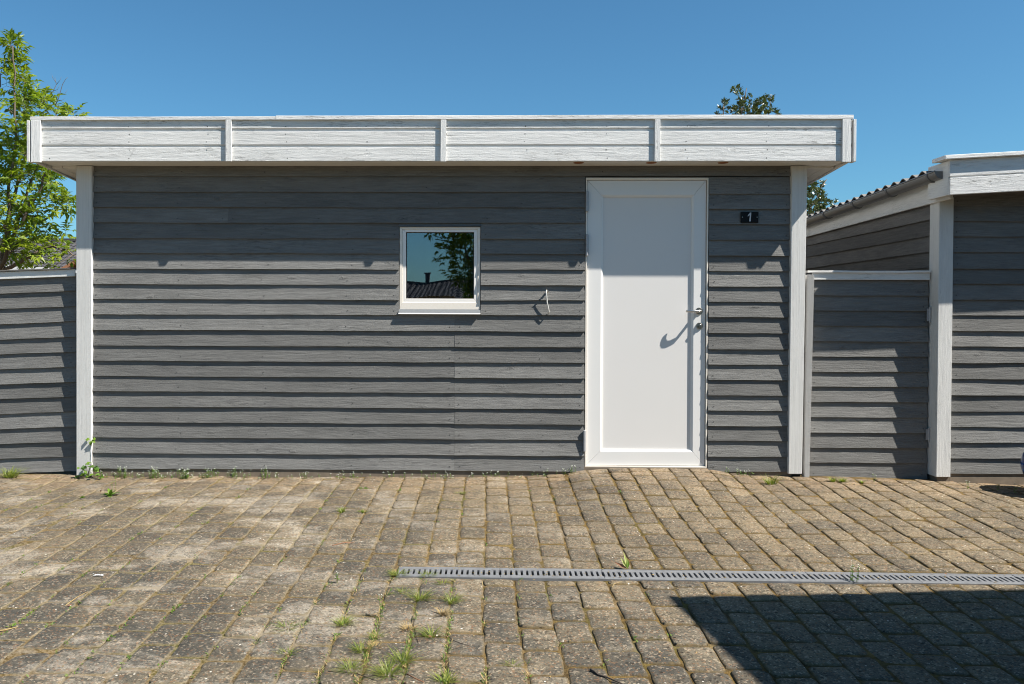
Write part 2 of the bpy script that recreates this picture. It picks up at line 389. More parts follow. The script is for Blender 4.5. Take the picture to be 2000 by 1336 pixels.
DY0, DY1 = G(1100, 1132.5).y, G(1100, 1111).y; DX0 = G(776, 1117).x; DYM = (DY0+DY1)/2
def sheet():
    xs = np.concatenate([[-400, -120, -40, -15, -9], np.arange(-6.5, 6.51, .06), [9, 15, 40, 120, 400]])
    ys = np.concatenate([[-400, -120, -40, -20, -11], np.arange(-7.5, 1.3, .06), [2, 4, 8, 14, 40, 120, 400], [DY0-.001, DY0+.001, DY1-.001, DY1+.001]])
    ys = np.array(sorted(y for y in ys)); gx, gy = np.meshgrid(xs, ys)
    z = hgt(gx, gy)
    dep = np.interp(gx, [-2.0, .8], [.0032, .0065])+(vn(gx*4, gy*4, 11)-.5)*.003
    z = z-dep+(vn(gx*9, gy*9, 9)-.5)*.004
    z = np.where((gx > DX0) & (gx < 4.3) & (gy > DY0) & (gy < DY1), z-.11, z)
    z = np.where(gy > .15, np.minimum(z, -.07), z)
    out = (np.abs(gx) > 7) | (gy < -8.5) | (gy > 1.5)
    z = np.where(out, -.26, z)
    m = MB(); ny, nx = gx.shape
    v = np.stack([gx, gy, z], -1).reshape(-1, 3).tolist()
    f = [(j*nx+i, j*nx+i+1, (j+1)*nx+i+1, (j+1)*nx+i) for j in range(ny-1) for i in range(nx-1)]
    m.add(v, f); o = m.build('ground', M['joint'], smooth=True); tag(o, kind='structure')
sheet()

def pavers():
    V = []; Fq = []; Gc = []; Rn = []
    ts = np.array([0., .035, .13, .38, .62, .87, .965, 1.]); K = len(ts)
    U, T = np.meshgrid(ts, ts, indexing='ij')
    quad = [(i*K+j, (i+1)*K+j, (i+1)*K+j+1, i*K+j+1) for i in range(K-1) for j in range(K-1)]
    ring = [i*K for i in range(K)]+[(K-1)*K+j for j in range(1, K)]+[i*K+K-1 for i in range(K-2, -1, -1)]+[j for j in range(K-2, 0, -1)]
    nb = K*K
    skirt = [(ring[i], ring[(i+1) % len(ring)], nb+(i+1) % len(ring), nb+i) for i in range(len(ring))]
    skirt = [tuple(reversed(q)) for q in skirt]
    def stone(x0, x1, y0, y1):
        w, l = x1-x0, y1-y0
        if w < .02 or l < .006: return
        cx, cy = (x0+x1)/2, (y0+y1)/2
        a = U*w-w/2; b = T*l-l/2
        # rounded corners
        rc = .016+.008*RS.rand(); hx, hy = w/2, l/2
        ax = np.abs(a); ay = np.abs(b); ex = np.maximum(ax-(hx-rc), 0); ey = np.maximum(ay-(hy-rc), 0)
        ln = np.hypot(ex, ey); s = np.where(ln > rc, rc/np.maximum(ln, 1e-6), 1)
        a = np.where((ex > 0) & (ey > 0), np.sign(a)*((hx-rc)+ex*s), a); b = np.where((ex > 0) & (ey > 0), np.sign(b)*((hy-rc)+ey*s), b)
        edge = np.minimum(hx-np.abs(a), hy-np.abs(b)); ln2 = np.where((ex > 0) & (ey > 0), rc-np.minimum(ln*s, rc), edge); edge = np.minimum(edge, ln2)
        wx, wy = cx+a, cy+b
        jx = (vn(wx*38, wy*38, 21)-.5)*.009; jy = (vn(wx*38, wy*38, 22)-.5)*.009
        em = np.exp(-edge/.02); a = a+jx*em; b = b+jy*em
        th = (RS.rand()-.5)*.028; a, b = a*math.cos(th)-b*math.sin(th), a*math.sin(th)+b*math.cos(th)
        wx, wy = cx+a, cy+b
        rough_side = np.interp(cx, [-2.4, .8], [.6, 1.])
        zc = H(cx, cy); e = .02
        gx_ = (H(cx+e, cy)-H(cx-e, cy))/(2*e); gy_ = (H(cx, cy+e)-H(cx, cy-e))/(2*e)
        z = zc+gx_*a+gy_*b+(RS.rand()-.5)*.0045*rough_side+a*(RS.rand()-.5)*.045*rough_side+b*(RS.rand()-.5)*.04*rough_side
        z = z-.0058*rough_side*np.clip(1-edge/.010, 0, 1)**1.6+.0015*(1-(a/hx)**2)*(1-(b/hy)**2)
        z = z+(vn(wx*30, wy*30, 5)-.5)*.0022
        top = np.stack([wx, wy, z], -1).reshape(-1, 3)
        bot = top[ring].copy(); bot[:, 2] -= .045
        k = len(V); off = sum(len(q) for q in V) if False else stone.n
        V.append(top); V.append(bot); stone.n += len(top)+len(bot)
        Fq.extend([tuple(off+i for i in q) for q in quad+skirt])
        gg = np.stack([a, b, np.clip(edge/.02, 0, 1)], -1).reshape(-1, 3); Gc.append(gg); Gc.append(np.zeros((len(bot), 3)))
        Rn.extend([RS.rand()]*(len(top)+len(bot)))
    stone.n = 0
    pitch = .1475; nx = 76; x = PX(1031, -.2, 940)-pitch*38
    for i in range(nx):
        x0 = x+i*pitch; drift = (v1(i*.23, 6)-.5)*.01; x0 += drift
        y = .05-RS.rand()*.05; first = True; g = .0055
        half = (i % 2)*.1025
        wall = np.interp(x0+.07, PROFX, PROFZ)
        while y > -6.6:
            if first: L = .115+RS.rand()*.02
            elif first is None: L = .205 if half == 0 else .1025
            else: L = .205+(RS.rand()-.5)*.010
            if first is False and RS.rand() < .05: L = .1725
            first = None if first is True else False
            a, b = y-L, y
            lat = (vn(x0*.35+7, y*.9, 8).item()-.5)*.032+(RS.rand()-.5)*.005
            gg = g-.0012+RS.rand()*.0045
            X0, X1 = x0+lat+gg/2-.0008, x0+pitch+lat-gg/2+.0008-RS.rand()*.002
            if X1 > DX0 and X0 < 4.3 and b > DY0-.004 and a < DY1+.004:
                if X0 < DX0:        # beside the drain end: cut only where the drain is
                    if b-DY1 > .014: stone(X0, X1, max(a+gg/2, DY1+.006), b-gg/2)
                    if DX0-X0 > .03: stone(X0, DX0-.012, max(a+gg/2, DY0+.002), min(b-gg/2, DY1-.002))
                    if DY0-a > .014: stone(X0, X1, a+gg/2, min(b-gg/2, DY0-.006))
                else:
                    if b-DY1 > .014: stone(X0, X1, DY1+.006, b-gg/2)
                    if DY0-a > .014: stone(X0, X1, a+gg/2, DY0-.006)
            else: stone(X0, X1, a+gg/2+.0022, b-gg/2-.0022)
            y -= L
    me = bpy.data.meshes.new('paving'); vv = np.concatenate(V)
    me.from_pydata(vv.tolist(), [], Fq)
    at = me.attributes.new('gc', 'FLOAT_VECTOR', 'POINT'); at.data.foreach_set('vector', np.concatenate(Gc).ravel())
    at = me.attributes.new('rnd', 'FLOAT', 'POINT'); at.data.foreach_set('value', np.array(Rn))
    me.materials.append(M['paver']); me.polygons.foreach_set('use_smooth', [True]*len(me.polygons)); me.update()
    o = bpy.data.objects.new('paving', me); C.objects.link(o); tag(o, kind='structure')
pavers()

# ------------------------------------------------------------------ clapboard
LAP = .0165
def clap(m, x0, x1, zb, zt, y, sx=0., tf=None, seed=0, yb=None, nails=True, xr=0., lap=LAP):
    """one lap board: lower lip at y, face leaning back by lap towards its top; sx = slope of the run"""
    n = max(1, int((x1-x0)/.07)); vs = []; gs = []; off = (random.random()*40, random.random()*40, 0)
    s = random.randint(0, 999); yb = y+.026; twy = random.uniform(-.0012, .0012)
    amp = .0026
    for i in range(n+1):
        x = x0+(x1-x0)*i/n
        wz = (v1(x*2.3+s, 1)-.5)*amp*1.6+(v1(x*9+s, 2)-.5)*amp; wy = (v1(x*1.5+s, 3)-.5)*.0068+(v1(x*11+s, 7)-.5)*.0012+twy
        zz = sx*(x-x0)+sx*xr
        pr = [(yb, zb), (y, zb), (y+lap*.5, (zb+zt)/2), (y+lap, zt+.012), (yb, zt+.012)]
        for k, (a, b) in enumerate(pr):
            v = (x, a+(wy if k == 1 else wy*.6 if k == 2 else wy*.25 if k == 3 else 0), b+zz+(wz if k < 2 else 0))
            gs.append((x+off[0], b+off[1], a))
            vs.append(v)
    fs = [(4, 3, 2, 1, 0), tuple(5*n+k for k in range(5))]
    for i in range(n):
        for k in range(5):
            k2 = (k+1) % 5; fs.append((5*i+k, 5*i+k2, 5*i+5+k2, 5*i+5+k))
    if tf: vs = [tf(v) for v in vs]
    m.add(vs, fs, gs, random.random())
    if nails:
        xs = [x0+.03+random.random()*.01, x1-.03-random.random()*.01]; q = x0+.62+random.random()*.05
        while q < x1-.3: xs.append(q); q += .6+random.random()*.05
        for x in xs:
            z = zb+.028+random.random()*.006; zz = sx*(x-x0)+sx*xr; r = .0042; ya = y+lap*.2-.0014
            ring = [(x+r*math.cos(t*math.pi/3), ya, z+zz+r*math.sin(t*math.pi/3)) for t in range(6)]
            if tf: ring = [tf(v) for v in ring]
            m.add(ring, [(0, 1, 2, 3, 4, 5)], None, 0, 1)
M['nail'] = simple('dark_nail_heads', (.035, .034, .032), .6)

def lips(px, ys, Y): return [P(px, y, Y).z for y in ys]

# ------------------------------------------------------------------ the shed
shed = empty('garden_shed', (0, 1.5, 0), 'flat-roofed dark grey clapboard shed with white fascia, white door and small square window', 'shed')
YP = -.020
xl = PX(179, 0, 620); xr_ = PX(1543.5, 0, 620)
d0, d1 = PX(1143.5, 0, 630), PX(1383, 0, 630)        # door opening
w0, w1 = PX(780, 0, 525), PX(938, 0, 525)            # window opening
zw1 = P(860, 443, 0).z; zw0 = P(860, 604, 0).z; zdt = P(1265, 346.5, 0).z
L1 = lips(650, [343.6, 374.8, 405, 435, 466, 495.3, 526, 555.8, 585.6, 614.9, 645.8, 676.5, 706.5, 736.6, 766.5, 796.5, 826.8, 856.8, 887.6, 917.8], 0)
L2 = lips(1460, [348.5, 378.6, 408.4, 438, 468.4, 499.3, 529.5, 559.5, 589.6, 619.6, 650.8, 682.3, 712.3, 742, 772.4, 802.4, 832, 861.6, 892.2, 921.5], 0)
ztop = P(650, 322, 0).z
m = MB()
for k, z in enumerate(L1):
    zt = L1[k-1] if k else ztop-.012
    if k == 0:
        clap(m, xl, xr_, z, zt, 0); continue
    overlaps = (z < zw1 and zt > zw0+.01)
    if overlaps:
        clap(m, xl, w0-.004, z, zt, 0)
        clap(m, w1+.004, d0-.005, z, zt, 0)
        if zt > zw1+.02: clap(m, w0-.004, w1+.004, zw1+.002, zt, .0, nails=False)
    else:
        sx_ = PX(888, 0) if k > 9 else xl+.8+2.2*random.random()
        if k > 9 or random.random() < .45: clap(m, xl, sx_-.0003, z, zt, 0); clap(m, sx_+.0003, d0-.005, z-.0006, zt, 0)
        else: clap(m, xl, d0-.005, z, zt, 0)
for k, z in enumerate(L2):
    if k == 0: continue
    clap(m, d1+.005, xr_, z, L2[k-1], 0)
m.build('wall_siding', [M['grey'], M['nail']], shed)
# wall core with openings, floor, back and side walls
m = MB(); zb = -.10; zc_ = ztop+.02; yc0, yc1 = .024, .12
xL, xR = PX(150, YP, 620), PX(1578, YP, 620); SD = 3.1
for a, b, c, d in ((xL+.03, w0, zb, zc_), (w0, w1, zb, zw0), (w0, w1, zw1, zc_), (w1, d0, zb, zc_), (d0, d1, zdt, zc_), (d1, xR-.03, zb, zc_)):
    m.box(a, b, yc0, yc1, c, d)
m.box(xL+.03, xL+.1, .1201, SD, zb, zc_-.24); m.box(xR-.1, xR-.03, .1201, SD, zb, zc_-.24); m.box(xL+.1, xR-.1, SD-.08, SD, zb, zc_-.2)
m.box(xL+.1, xR-.1, .1201, SD-.08, zb, .02)
m.build('wall_core', M['dark'], shed)
for side in (0, 1):
    m = MB()
    for k in range(2, len(L1)):
        clap(m, 0, SD, L1[k], L1[k-1], 0, tf=(lambda v: (xL+v[1]+.008, SD-v[0]+.05, v[2])) if side == 0 else (lambda v: (xR-v[1]-.008, v[0]+.05, v[2])), nails=False)
    m.build('side_siding', M['grey'], shed)
m = MB()
m.box(xl-.02, d0-.012, .010, .0235, -.16, P(600, 919, 0).z+.006, 0, seg=.3); m.box(d1+.012, xr_+.02, .010, .0235, -.16, P(1460, 920, 0).z+.004)
m.box(d0-.011, d1+.011, .004, .12, -.16, P(1265, 913, 0).z-.004)
m.build('plinth', M['concrete'], shed)
# posts
for a, b, c_, d_, y_b in ((148.5, 179, 149, 178, 932), (1547, 1577, 1540, 1566.5, 926)):
    t0, t1 = PX(a, YP, 330), PX(b, YP, 330); b0, b1 = PX(c_, YP, y_b), PX(d_, YP, y_b); zt_ = P((a+b)/2, 326, YP).z+.01; z_ = P((c_+d_)/2, y_b, YP).z
    def sh(v, t0=t0, t1=t1, b0=b0, b1=b1, zt_=zt_, z_=z_):
        u = (v[2]-z_)/(zt_-z_); f = v[0]; lo = b0+(t0-b0)*u; hi = b1+(t1-b1)*u
        return (lo+(hi-lo)*f, v[1], v[2])
    m = MB(); m.box(0, 1, YP, .09, z_, zt_, 2, fn=sh, seg=.25)
    m.build('corner_post', M['white'], shed, bevel=.003)
# small rough-sawn strip right of the right post
m = MB(); a0, a1 = PX(1573, .03, 540), PX(1586.5, .03, 540); b0, b1 = PX(1567, .03, 928), PX(1577, .03, 930)
zt_ = P(1580, 537, .03).z; z_ = P(1572, 930, .03).z
m.box(0, 1, -.008, .06, z_, zt_, 2, fn=lambda v: ((b0+(a0-b0)*(v[2]-z_)/(zt_-z_))*(1-v[0])+v[0]*(b1+(a1-b1)*(v[2]-z_)/(zt_-z_)), v[1], v[2]), seg=.05)
strip = m

# roof with fascia; everything behind the front edge falls 6.5 % to the back
YF = -.22; SL = .065
def rs(v): return (v[0], v[1], v[2]-SL*max(0., v[1]-YF))
roof = MB(); zcap1 = PZ(224.7, YF-.025); zcap0 = PZ(233, YF-.025); zfb = PZ(314.7, YF)
fx0, fx1 = PX(60, YF, 270), PX(1665, YF, 270); RB = SD+.25
roof.box(fx0+.02, fx1-.02, YF+.03, RB-.02, zcap0-.02, zcap0-.002, 1, fn=rs)
ro = roof.build('roof', M['bitumen'], shed)
# fascia boards front
m = MB()
seam = [(250.5, 233.2), (282.5, 256.5), (314.7, 287)]
for lo, hi in seam:
    m.box(fx0+.004, fx1-.004, YF, YF+.022, PZ(lo, YF), PZ(hi, YF), 0, seg=.3)
m.box(fx0+.01, fx1-.01, YF+.0105, YF+.02, PZ(290, YF)-.0, PZ(279, YF), 0); m.box(fx0+.01, fx1-.01, YF+.0105, YF+.02, PZ(260, YF), PZ(248, YF), 0)
m.build('front_fascia', M['fascia'], ro, bevel=.0025)
m = MB(); x = fx0+.14
while x < fx1-.1:
    for py_ in (247, 262, 277, 293, 309):
        if random.random() < .75:
            zc = PZ(py_, YF); xx = x+random.uniform(-.01, .01); rr_ = random.uniform(.003, .0048)
            m.add([(xx+rr_*math.cos(t*math.pi/3), YF-.0006, zc+rr_*math.sin(t*math.pi/3)) for t in range(6)], [(5, 4, 3, 2, 1, 0)])
    x += .56
nl = m.build('fascia_nails', M['nail'], ro, recalc=True); tag(nl, kind='stuff')
# side fascias
for sx, nm in ((fx0, -1), (fx1, 1)):
    m = MB()
    for lo, hi in seam:
        x_a = sx; x_b = sx-nm*.022
        m.box(min(x_a, x_b), max(x_a, x_b), YF+.0225, RB, PZ(lo, YF)-(.0 if lo < 300 else .0), PZ(hi, YF), 1, fn=rs, seg=.4)
    m.build('side_fascia', M['fascia'], ro, bevel=.0025)
# battens
for a, b in ((439.5, 451), (860, 871), (1279, 1290)):
    m = MB(); lean = (random.random()-.5)*.01
    m.box(PX(a, YF-.026, 275), PX(b, YF-.026, 275), YF-.0168, YF-.0008, PZ(316.5, YF)+random.random()*.004, zcap0-.001, 2, fn=lambda v: (v[0]+lean*(v[2]-2.2), v[1], v[2]), seg=.1)
    m.build('fascia_batten', M['fascia'], ro, bevel=.002)
for a, b, s_ in ((58.5, 77.5, -1), (1646.5, 1663.5, 1)):
    m = MB(); zlo = PZ(317.5, YF)
    m.box(PX(a, YF-.026, 275), PX(b, YF-.026, 275), YF-.0168, YF-.0008, zlo, zcap0-.001, 2)
    xo = fx0 if s_ < 0 else fx1
    m.box(min(xo+s_*.0008, xo+s_*.02), max(xo+s_*.0008, xo+s_*.02), YF-.0160, YF+.05, zlo+.003, zcap0-.001, 2)
    m.build('corner_batten', M['fascia'], ro, bevel=.002)
# cap boards
m = MB(); cj = PX(537, YF-.04, 228)
cx0, cx1 = PX(54.5, YF-.04, 228), PX(1670.5, YF-.04, 228)
m.box(cx0, cj-.001, YF-.0150, YF+.09, zcap0-.001, zcap1-.006, 0, seg=.2, fn=lambda v: (v[0], v[1], v[2]+(v1(v[0]*2, 5)-.5)*.004))
m.box(cj, cx1, YF-.0165, YF+.09, zcap0+.001, zcap1, 0, seg=.2, fn=lambda v: (v[0], v[1], v[2]+(v1(v[0]*2, 6)-.5)*.005))
m.build('roof_cap', M['fascia'], ro, bevel=.002)
for xa, xb in ((cx0, cx0+.13), (cx1-.13, cx1)):
    m = MB(); m.box(xa, xb, YF+.0905, RB, zcap0-.001, zcap1-.004, 1, fn=rs)
    m.build('side_roof_cap', M['fascia'], ro, bevel=.002)
# soffits
m = MB(); zsf = ztop-.005
m.box(fx0+.03, fx1-.03, YF+.024, -.092, zsf, zsf+.015, 0, seg=.5); m.box(fx0+.03, fx1-.03, -.088, .02, zsf+.0, zsf+.015, 0, seg=.5)
for a, b in ((fx0+.024, fx0+.10), (fx0+.104, xL+.05), (fx1-.10, fx1-.024), (xR-.05, fx1-.104)):
    m.box(a, b, .0205, RB-.03, zsf+.0, zsf+.015, 1, fn=rs, seg=.5)
m.build('soffit', M['soffit'], ro)
for a in (1130, 1272, 1412):
    m = MB(); c0_ = P(a, 319, -.11); m.lathe([(.0, -.0035), (.026, -.003), (.036, -.001), (.038, .001), (.02, .002)], 20, (c0_.x, -.11, zsf-.001)); m.build('rusty_vent', M['rust'], ro, recalc=True)

# window
win = tag(bpy.data.objects.new('window', None)); C.objects.link(win); win.parent = shed
wb = Vector(((w0+w1)/2, 0, zw0)); win.location = wb-shed.location
YW = .016
def frame_mb(x0, x1, z0, z1, t, ya, yb, tb=None, tt=None):
    q = MB(); tb = tb or t; tt = tt or t
    def mit(pts): # mitred bars
        q.add([(a, y, b) for y in (ya, yb) for a, b in pts], [(0, 1, 2, 3), (7, 6, 5, 4), (0, 4, 5, 1), (1, 5, 6, 2), (2, 6, 7, 3), (3, 7, 4, 0)], None, random.random())
    i0, i1, j0, j1 = x0+t, x1-t, z0+tb, z1-tt
    mit([(x0, z0), (x1, z0), (i1, j0), (i0, j0)]); mit([(i0, j1), (i1, j1), (x1, z1), (x0, z1)])
    mit([(x0, z0), (i0, j0), (i0, j1), (x0, z1)]); mit([(i1, j0), (x1, z0), (x1, z1), (i1, j1)])
    return q
zsill = P(860, 604.5, YW).z
frame_mb(w0, w1, zsill, zw1, .020, YW, .10, .050, .016).build('window_casing', M['cream'], win, recalc=True, bevel=.0015)
frame_mb(w0+.0205, w1-.0205, zsill+.045, zw1-.0165, .026, YW+.005, .07, .034, .020).build('window_sash', M['winwhite'], win, recalc=True, bevel=.002)
frame_mb(w0+.047, w1-.047, zsill+.0795, zw1-.037, .004, YW+.012, .05).build('glazing_gasket', M['black'], win, recalc=True)
m = MB(); yg = YW+.020
m.box(w0+.049, w1-.049, yg, yg+.004, zsill+.081, zw1-.039); m.build('pane', M['glass'], win)
m = MB(); z0_ = P(860, 613.5, -.018).z
xa, xb = w0-.004, w1+.002
m.add([(xa, .02, zsill+.002), (xb, .02, zsill+.002), (xb, YW-.004, zsill-.001), (xa, YW-.004, zsill-.001), (xb, -.018, z0_+.008), (xa, -.018, z0_+.008), (xb, .02, z0_), (xa, .02, z0_)],
      [(0, 1, 2, 3), (3, 2, 4, 5), (0, 3, 5, 7), (1, 6, 4, 2)], None, 0, 0)
m.add([(xa, -.018, z0_+.008), (xb, -.018, z0_+.008), (xb, -.021, z0_), (xa, -.021, z0_), (xa, .02, z0_), (xb, .02, z0_)], [(0, 1, 2, 3), (3, 2, 5, 4)], None, 0, 1)
m.build('window_sill', [M['zinc'], M['winwhite']], win, recalc=True)
m = MB(); 
for i in range(26):
    x = w1-.15-.0+i*.012-.06; yy = .24+.016*math.sin(i*1.3)
    x2 = x+.012; y2 = .24+.016*math.sin((i+1)*1.3); sw = .09*max(0, 1-i/9.)
    m.add([(x-sw*.3, yy, zw1+.1), (x2-sw*.3, y2, zw1+.1), (x2+sw, y2, zsill-.1), (x+sw, yy, zsill-.1)], [(0, 1, 2, 3)])
m.build('curtain', M['curtain'], win, smooth=True)

# door
door = bpy.data.objects.new('door', None); C.objects.link(door); door.parent = shed
zdb = P(1265, 912, .01).z; door.location = Vector((d0, 0, zdb))-shed.location
m = frame_mb(d0, d1, zdb-.004, zdt, .0095, .009, .11, .009, .016); m.build('door_frame', M['cream'], door, recalc=True, bevel=.001)
YD = .025
frame_mb(d0+.0092, d1-.0092, zdb+.0045, zdt-.0157, .006, YD+.004, .08).build('door_gap_shade', M['black'], door, recalc=True)  # black strip behind the gap round the leaf, painting its shade
lx0, lx1 = d0+.0125, d1-.0135; lz0, lz1 = zdb+.008, zdt-.018
pxa, pxb = PX(1173.5, YD, 630), PX(1354, YD, 630); pza, pzb = P(1265, 882, YD).z, P(1265, 381, YD).z
sw = (pxa-lx0+lx1-pxb)/2
m = MB()
def barq(pts, ya, yb):
    m.add([(a, y, b) for y in (ya, yb) for a, b in pts], [(0, 1, 2, 3), (7, 6, 5, 4), (0, 4, 5, 1), (1, 5, 6, 2), (2, 6, 7, 3), (3, 7, 4, 0)])
g_ = .0006
barq([(lx0, lz0+g_), (lx0, lz1-g_), (pxa, pzb-g_), (pxa, pza+g_)], YD, .09); barq([(lx1, lz0+g_), (pxb, pza+g_), (pxb, pzb-g_), (lx1, lz1-g_)], YD, .09)
barq([(lx0+g_, lz0), (pxa+g_, pza), (pxb-g_, pza), (lx1-g_, lz0)], YD, .09); barq([(lx0+g_, lz1), (lx1-g_, lz1), (pxb-g_, pzb), (pxa+g_, pzb)], YD, .09)
m.build('door_stile', M['pvc'], door, recalc=True, bevel=.0015)
# bead (sloped) round the panel
m = MB(); bw = .014
o_ = [(pxa, pza), (pxb, pza), (pxb, pzb), (pxa, pzb)]; i_ = [(pxa+bw, pza+bw), (pxb-bw, pza+bw), (pxb-bw, pzb-bw), (pxa+bw, pzb-bw)]
for k in range(4):
    k2 = (k+1) % 4
    m.add([(o_[k][0], YD+.001, o_[k][1]), (o_[k2][0], YD+.001, o_[k2][1]), (i_[k2][0], YD+.009, i_[k2][1]), (i_[k][0], YD+.009, i_[k][1]), (i_[k2][0], YD+.02, i_[k2][1]), (i_[k][0], YD+.02, i_[k][1])], [(0, 1, 2, 3), (3, 2, 4, 5)])
m.build('glazing_bead', M['pvc'], door, recalc=True)
m = MB(); m.box(pxa-.01, pxb+.01, YD+.0165, .07, pza-.01, pzb+.01); m.build('door_panel', M['panel'], door)
for ya_, yb_ in ((373, 413), (457.5, 499.5), (840.5, 882)):
    m = MB(); x = PX(1146.5 if ya_ < 500 else 1141.5, -.006, ya_); za, zb2 = P(1146, yb_, -.006).z, P(1146, ya_, -.006).z; zm = (za+zb2)/2
    m.lathe([(.009, za), (.010, za+.002), (.010, zm-.001), (.0085, zm-.0005)], 14, (x, -.004, 0)); m.lathe([(.0085, zm+.0005), (.010, zm+.001), (.010, zb2-.002), (.008, zb2)], 14, (x, -.004, 0))
    m.box(x-.003, x+.012, -.004, .018, za+.003, zb2-.003)
    m.build('hinge', M['hinge'], door, smooth=False, recalc=True)
hc = P(1365.5, 607.5, YD)
m = MB(); m.lathe([(.0255, 0), (.0255, .004), (.022, .008), (.011, .008), (.011, .02)], 28, (hc.x, YD, hc.z), 'y')
m.build('handle_rosette', M['darksteel'], door, smooth=False, recalc=True)
m = MB(); pts = []
for t in (0, .3, .6, .85, 1.): pts.append((hc.x, YD-.01-.045*t, hc.z))
for t, y_, dz in ((.08, .060, 0), (.25, .0635, 0), (.5, .0635, 0), (.75, .058, 0), (.92, .050, -.0), (1., .044, 0)): pts.append((hc.x-.015-.088*t, YD-y_, hc.z-.002+dz))
m.tube(pts, [.0098]*5+[.0098, .0095, .0094, .0092, .009, .0088], 12)
m.build('handle', M['steel'], door, smooth=True)
lc = P(1366, 636.5, YD)
m = MB(); m.lathe([(.0245, 0), (.0245, .006), (.021, .010), (.012, .010), (.0115, .020), (.010, .021)], 28, (lc.x, YD, lc.z), 'y')
m.box(lc.x-.0015, lc.x+.0015, YD-.0225, YD-.0205, lc.z-.006, lc.z+.006)
m.build('lock_cylinder', M['darksteel'], door, recalc=True)

# number sign on the wall
sx0, sx1 = PX(1447, -.006, 424), PX(1481.5, -.006, 424); sz0, sz1 = P(1464, 435, -.006).z, P(1464, 413.5, -.006).z
sg = empty('number_sign', ((sx0+sx1)/2, 0, sz0), 'small black plate with a white number 1, screwed to the boards right of the door', 'number sign')
m = MB(); m.box(sx0, sx1, -.006, .0045, sz0, sz1); m.build('plate', M['black'], sg, bevel=.002)
m = MB(); cx_ = (sx0+sx1)/2; hh = sz1-sz0; a = sz0+hh*.12; b = sz0+hh*.92; it = .006
def dg(pts): 
    n_ = len(pts); m.add([(x, -.0095, z) for x, z in pts]+[(x, -.006, z) for x, z in pts], [tuple(range(n_)), tuple(range(2*n_-1, n_-1, -1))]+[(k, n_+k, n_+(k+1) % n_, (k+1) % n_) for k in range(n_)])
dg([(cx_-.004, a), (cx_+.0065, a), (cx_+.0065+it*.6, b), (cx_-.001+it*.6, b), (cx_-.013, b-.019), (cx_-.0145, b-.028), (cx_-.001+it*.3, b-.018)])
m.build('digit', M['digit'], sg, recalc=True)
for s_ in (-1, 1):
    m = MB(); m.lathe([(.0035, 0), (.003, .002), (.001, .0022)], 12, (cx_+s_*.053, -.006, (sz0+sz1)/2), 'y'); m.build('screw', M['steel'], sg, recalc=True)

# metal hook / window stay on the wall
h0 = P(1066.5, 569, -.03); hk = empty('wall_hook', (h0.x, 0, h0.z-.08), 'thin galvanised metal hook hanging on the boards between window and door', 'hook')
m = MB(); a = P(1067, 570, -.03); b = P(1072.5, 610, -.028)
m.tube([(a.x+.006, .004, a.z+.004), (a.x+.004, -.02, a.z+.004), (a.x-.002, -.026, a.z+.002), (a.x, -.027, a.z-.01), (a.x+.006, -.025, (a.z+b.z)/2), (b.x-.002, -.022, b.z+.012), (b.x, -.02, b.z), (b.x-.004, -.012, b.z-.006), (b.x-.006, -.004, b.z-.004)],
       [.0048]*9, 8); m.build('hook_arm', M['galv'], hk, smooth=True)
m = MB(); m.tube([(a.x-.008, -.03, a.z+.002), (a.x+.004, -.022, a.z+.012), (a.x+.016, -.012, a.z+.006), (a.x+.012, .004, a.z+.002)], .0035, 8)
m.lathe([(.009, 0), (.008, .003), (.002, .0035)], 14, (a.x+.01, .002, a.z+.003), 'y'); m.build('hook_eye', M['steel'], hk, smooth=True)

# ------------------------------------------------------------------ gate between shed and right garage
YG = .080
gx0, gx1 = PX(1581, YG, 735), PX(1813, YG, 735)
gate = empty('side_gate', (gx0, YG, 0), 'low grey clapboard gate with white top rail between the shed and the right garage', 'gate')
GL = lips(1700, [577.3, 607, 637, 667.2, 696.6, 726.3, 755.5, 785.6, 815.5, 845.2, 875, 904.2, 934.5], YG); gt = P(1700, 545, YG).z
m = MB()
for k, z in enumerate(GL): clap(m, gx0+.004*(k % 2), gx1, z, GL[k-1] if k else gt, YG)
m.build('gate_siding', [M['grey'], M['nail']], gate)
m = MB(); m.box(gx0-.01, gx1, YG+.024, YG+.05, GL[-1]+.01, gt+.01); m.build('gate_back', M['grey2'], gate)
m = MB(); ta, tb_ = P(1700, 546.5, YG-.012).z, P(1700, 533, YG-.012).z
m.box(PX(1586, YG, 540), gx1+.0, YG-.012, YG+.0045, ta, tb_, 0, seg=.2); m.build('gate_rail', M['white'], gate, bevel=.002)
m = MB(); m.box(PX(1575, YG, 530)+.0, gx1+.0, YG-.026, YG+.09, tb_+.0012, tb_+.016, 0, seg=.1, fn=lambda v: (v[0], v[1]+(v1(v[0]*14, 4)-.5)*.004, v[2]+(v1(v[0]*9, 8)-.5)*.003))
m.build('gate_cap', M['fascia'], gate, bevel=.002)
strip.build('gate_post', M['sawn'], gate, bevel=.002)
for y1, y2 in ((600, 630), (836, 862)):
    m = MB(); a = P(1813, y2, YG-.01); b = P(1813, y1, YG-.01)
    m.lathe([(.007, a.z), (.007, b.z)], 12, (gx1+.004, YG-.008, 0)); m.box(gx1-.018, gx1+.002, YG-.009, YG-.006, a.z+.01, b.z-.01)
    m.build('gate_hinge', M['rust'] if False else M['hinge'], gate, recalc=True)

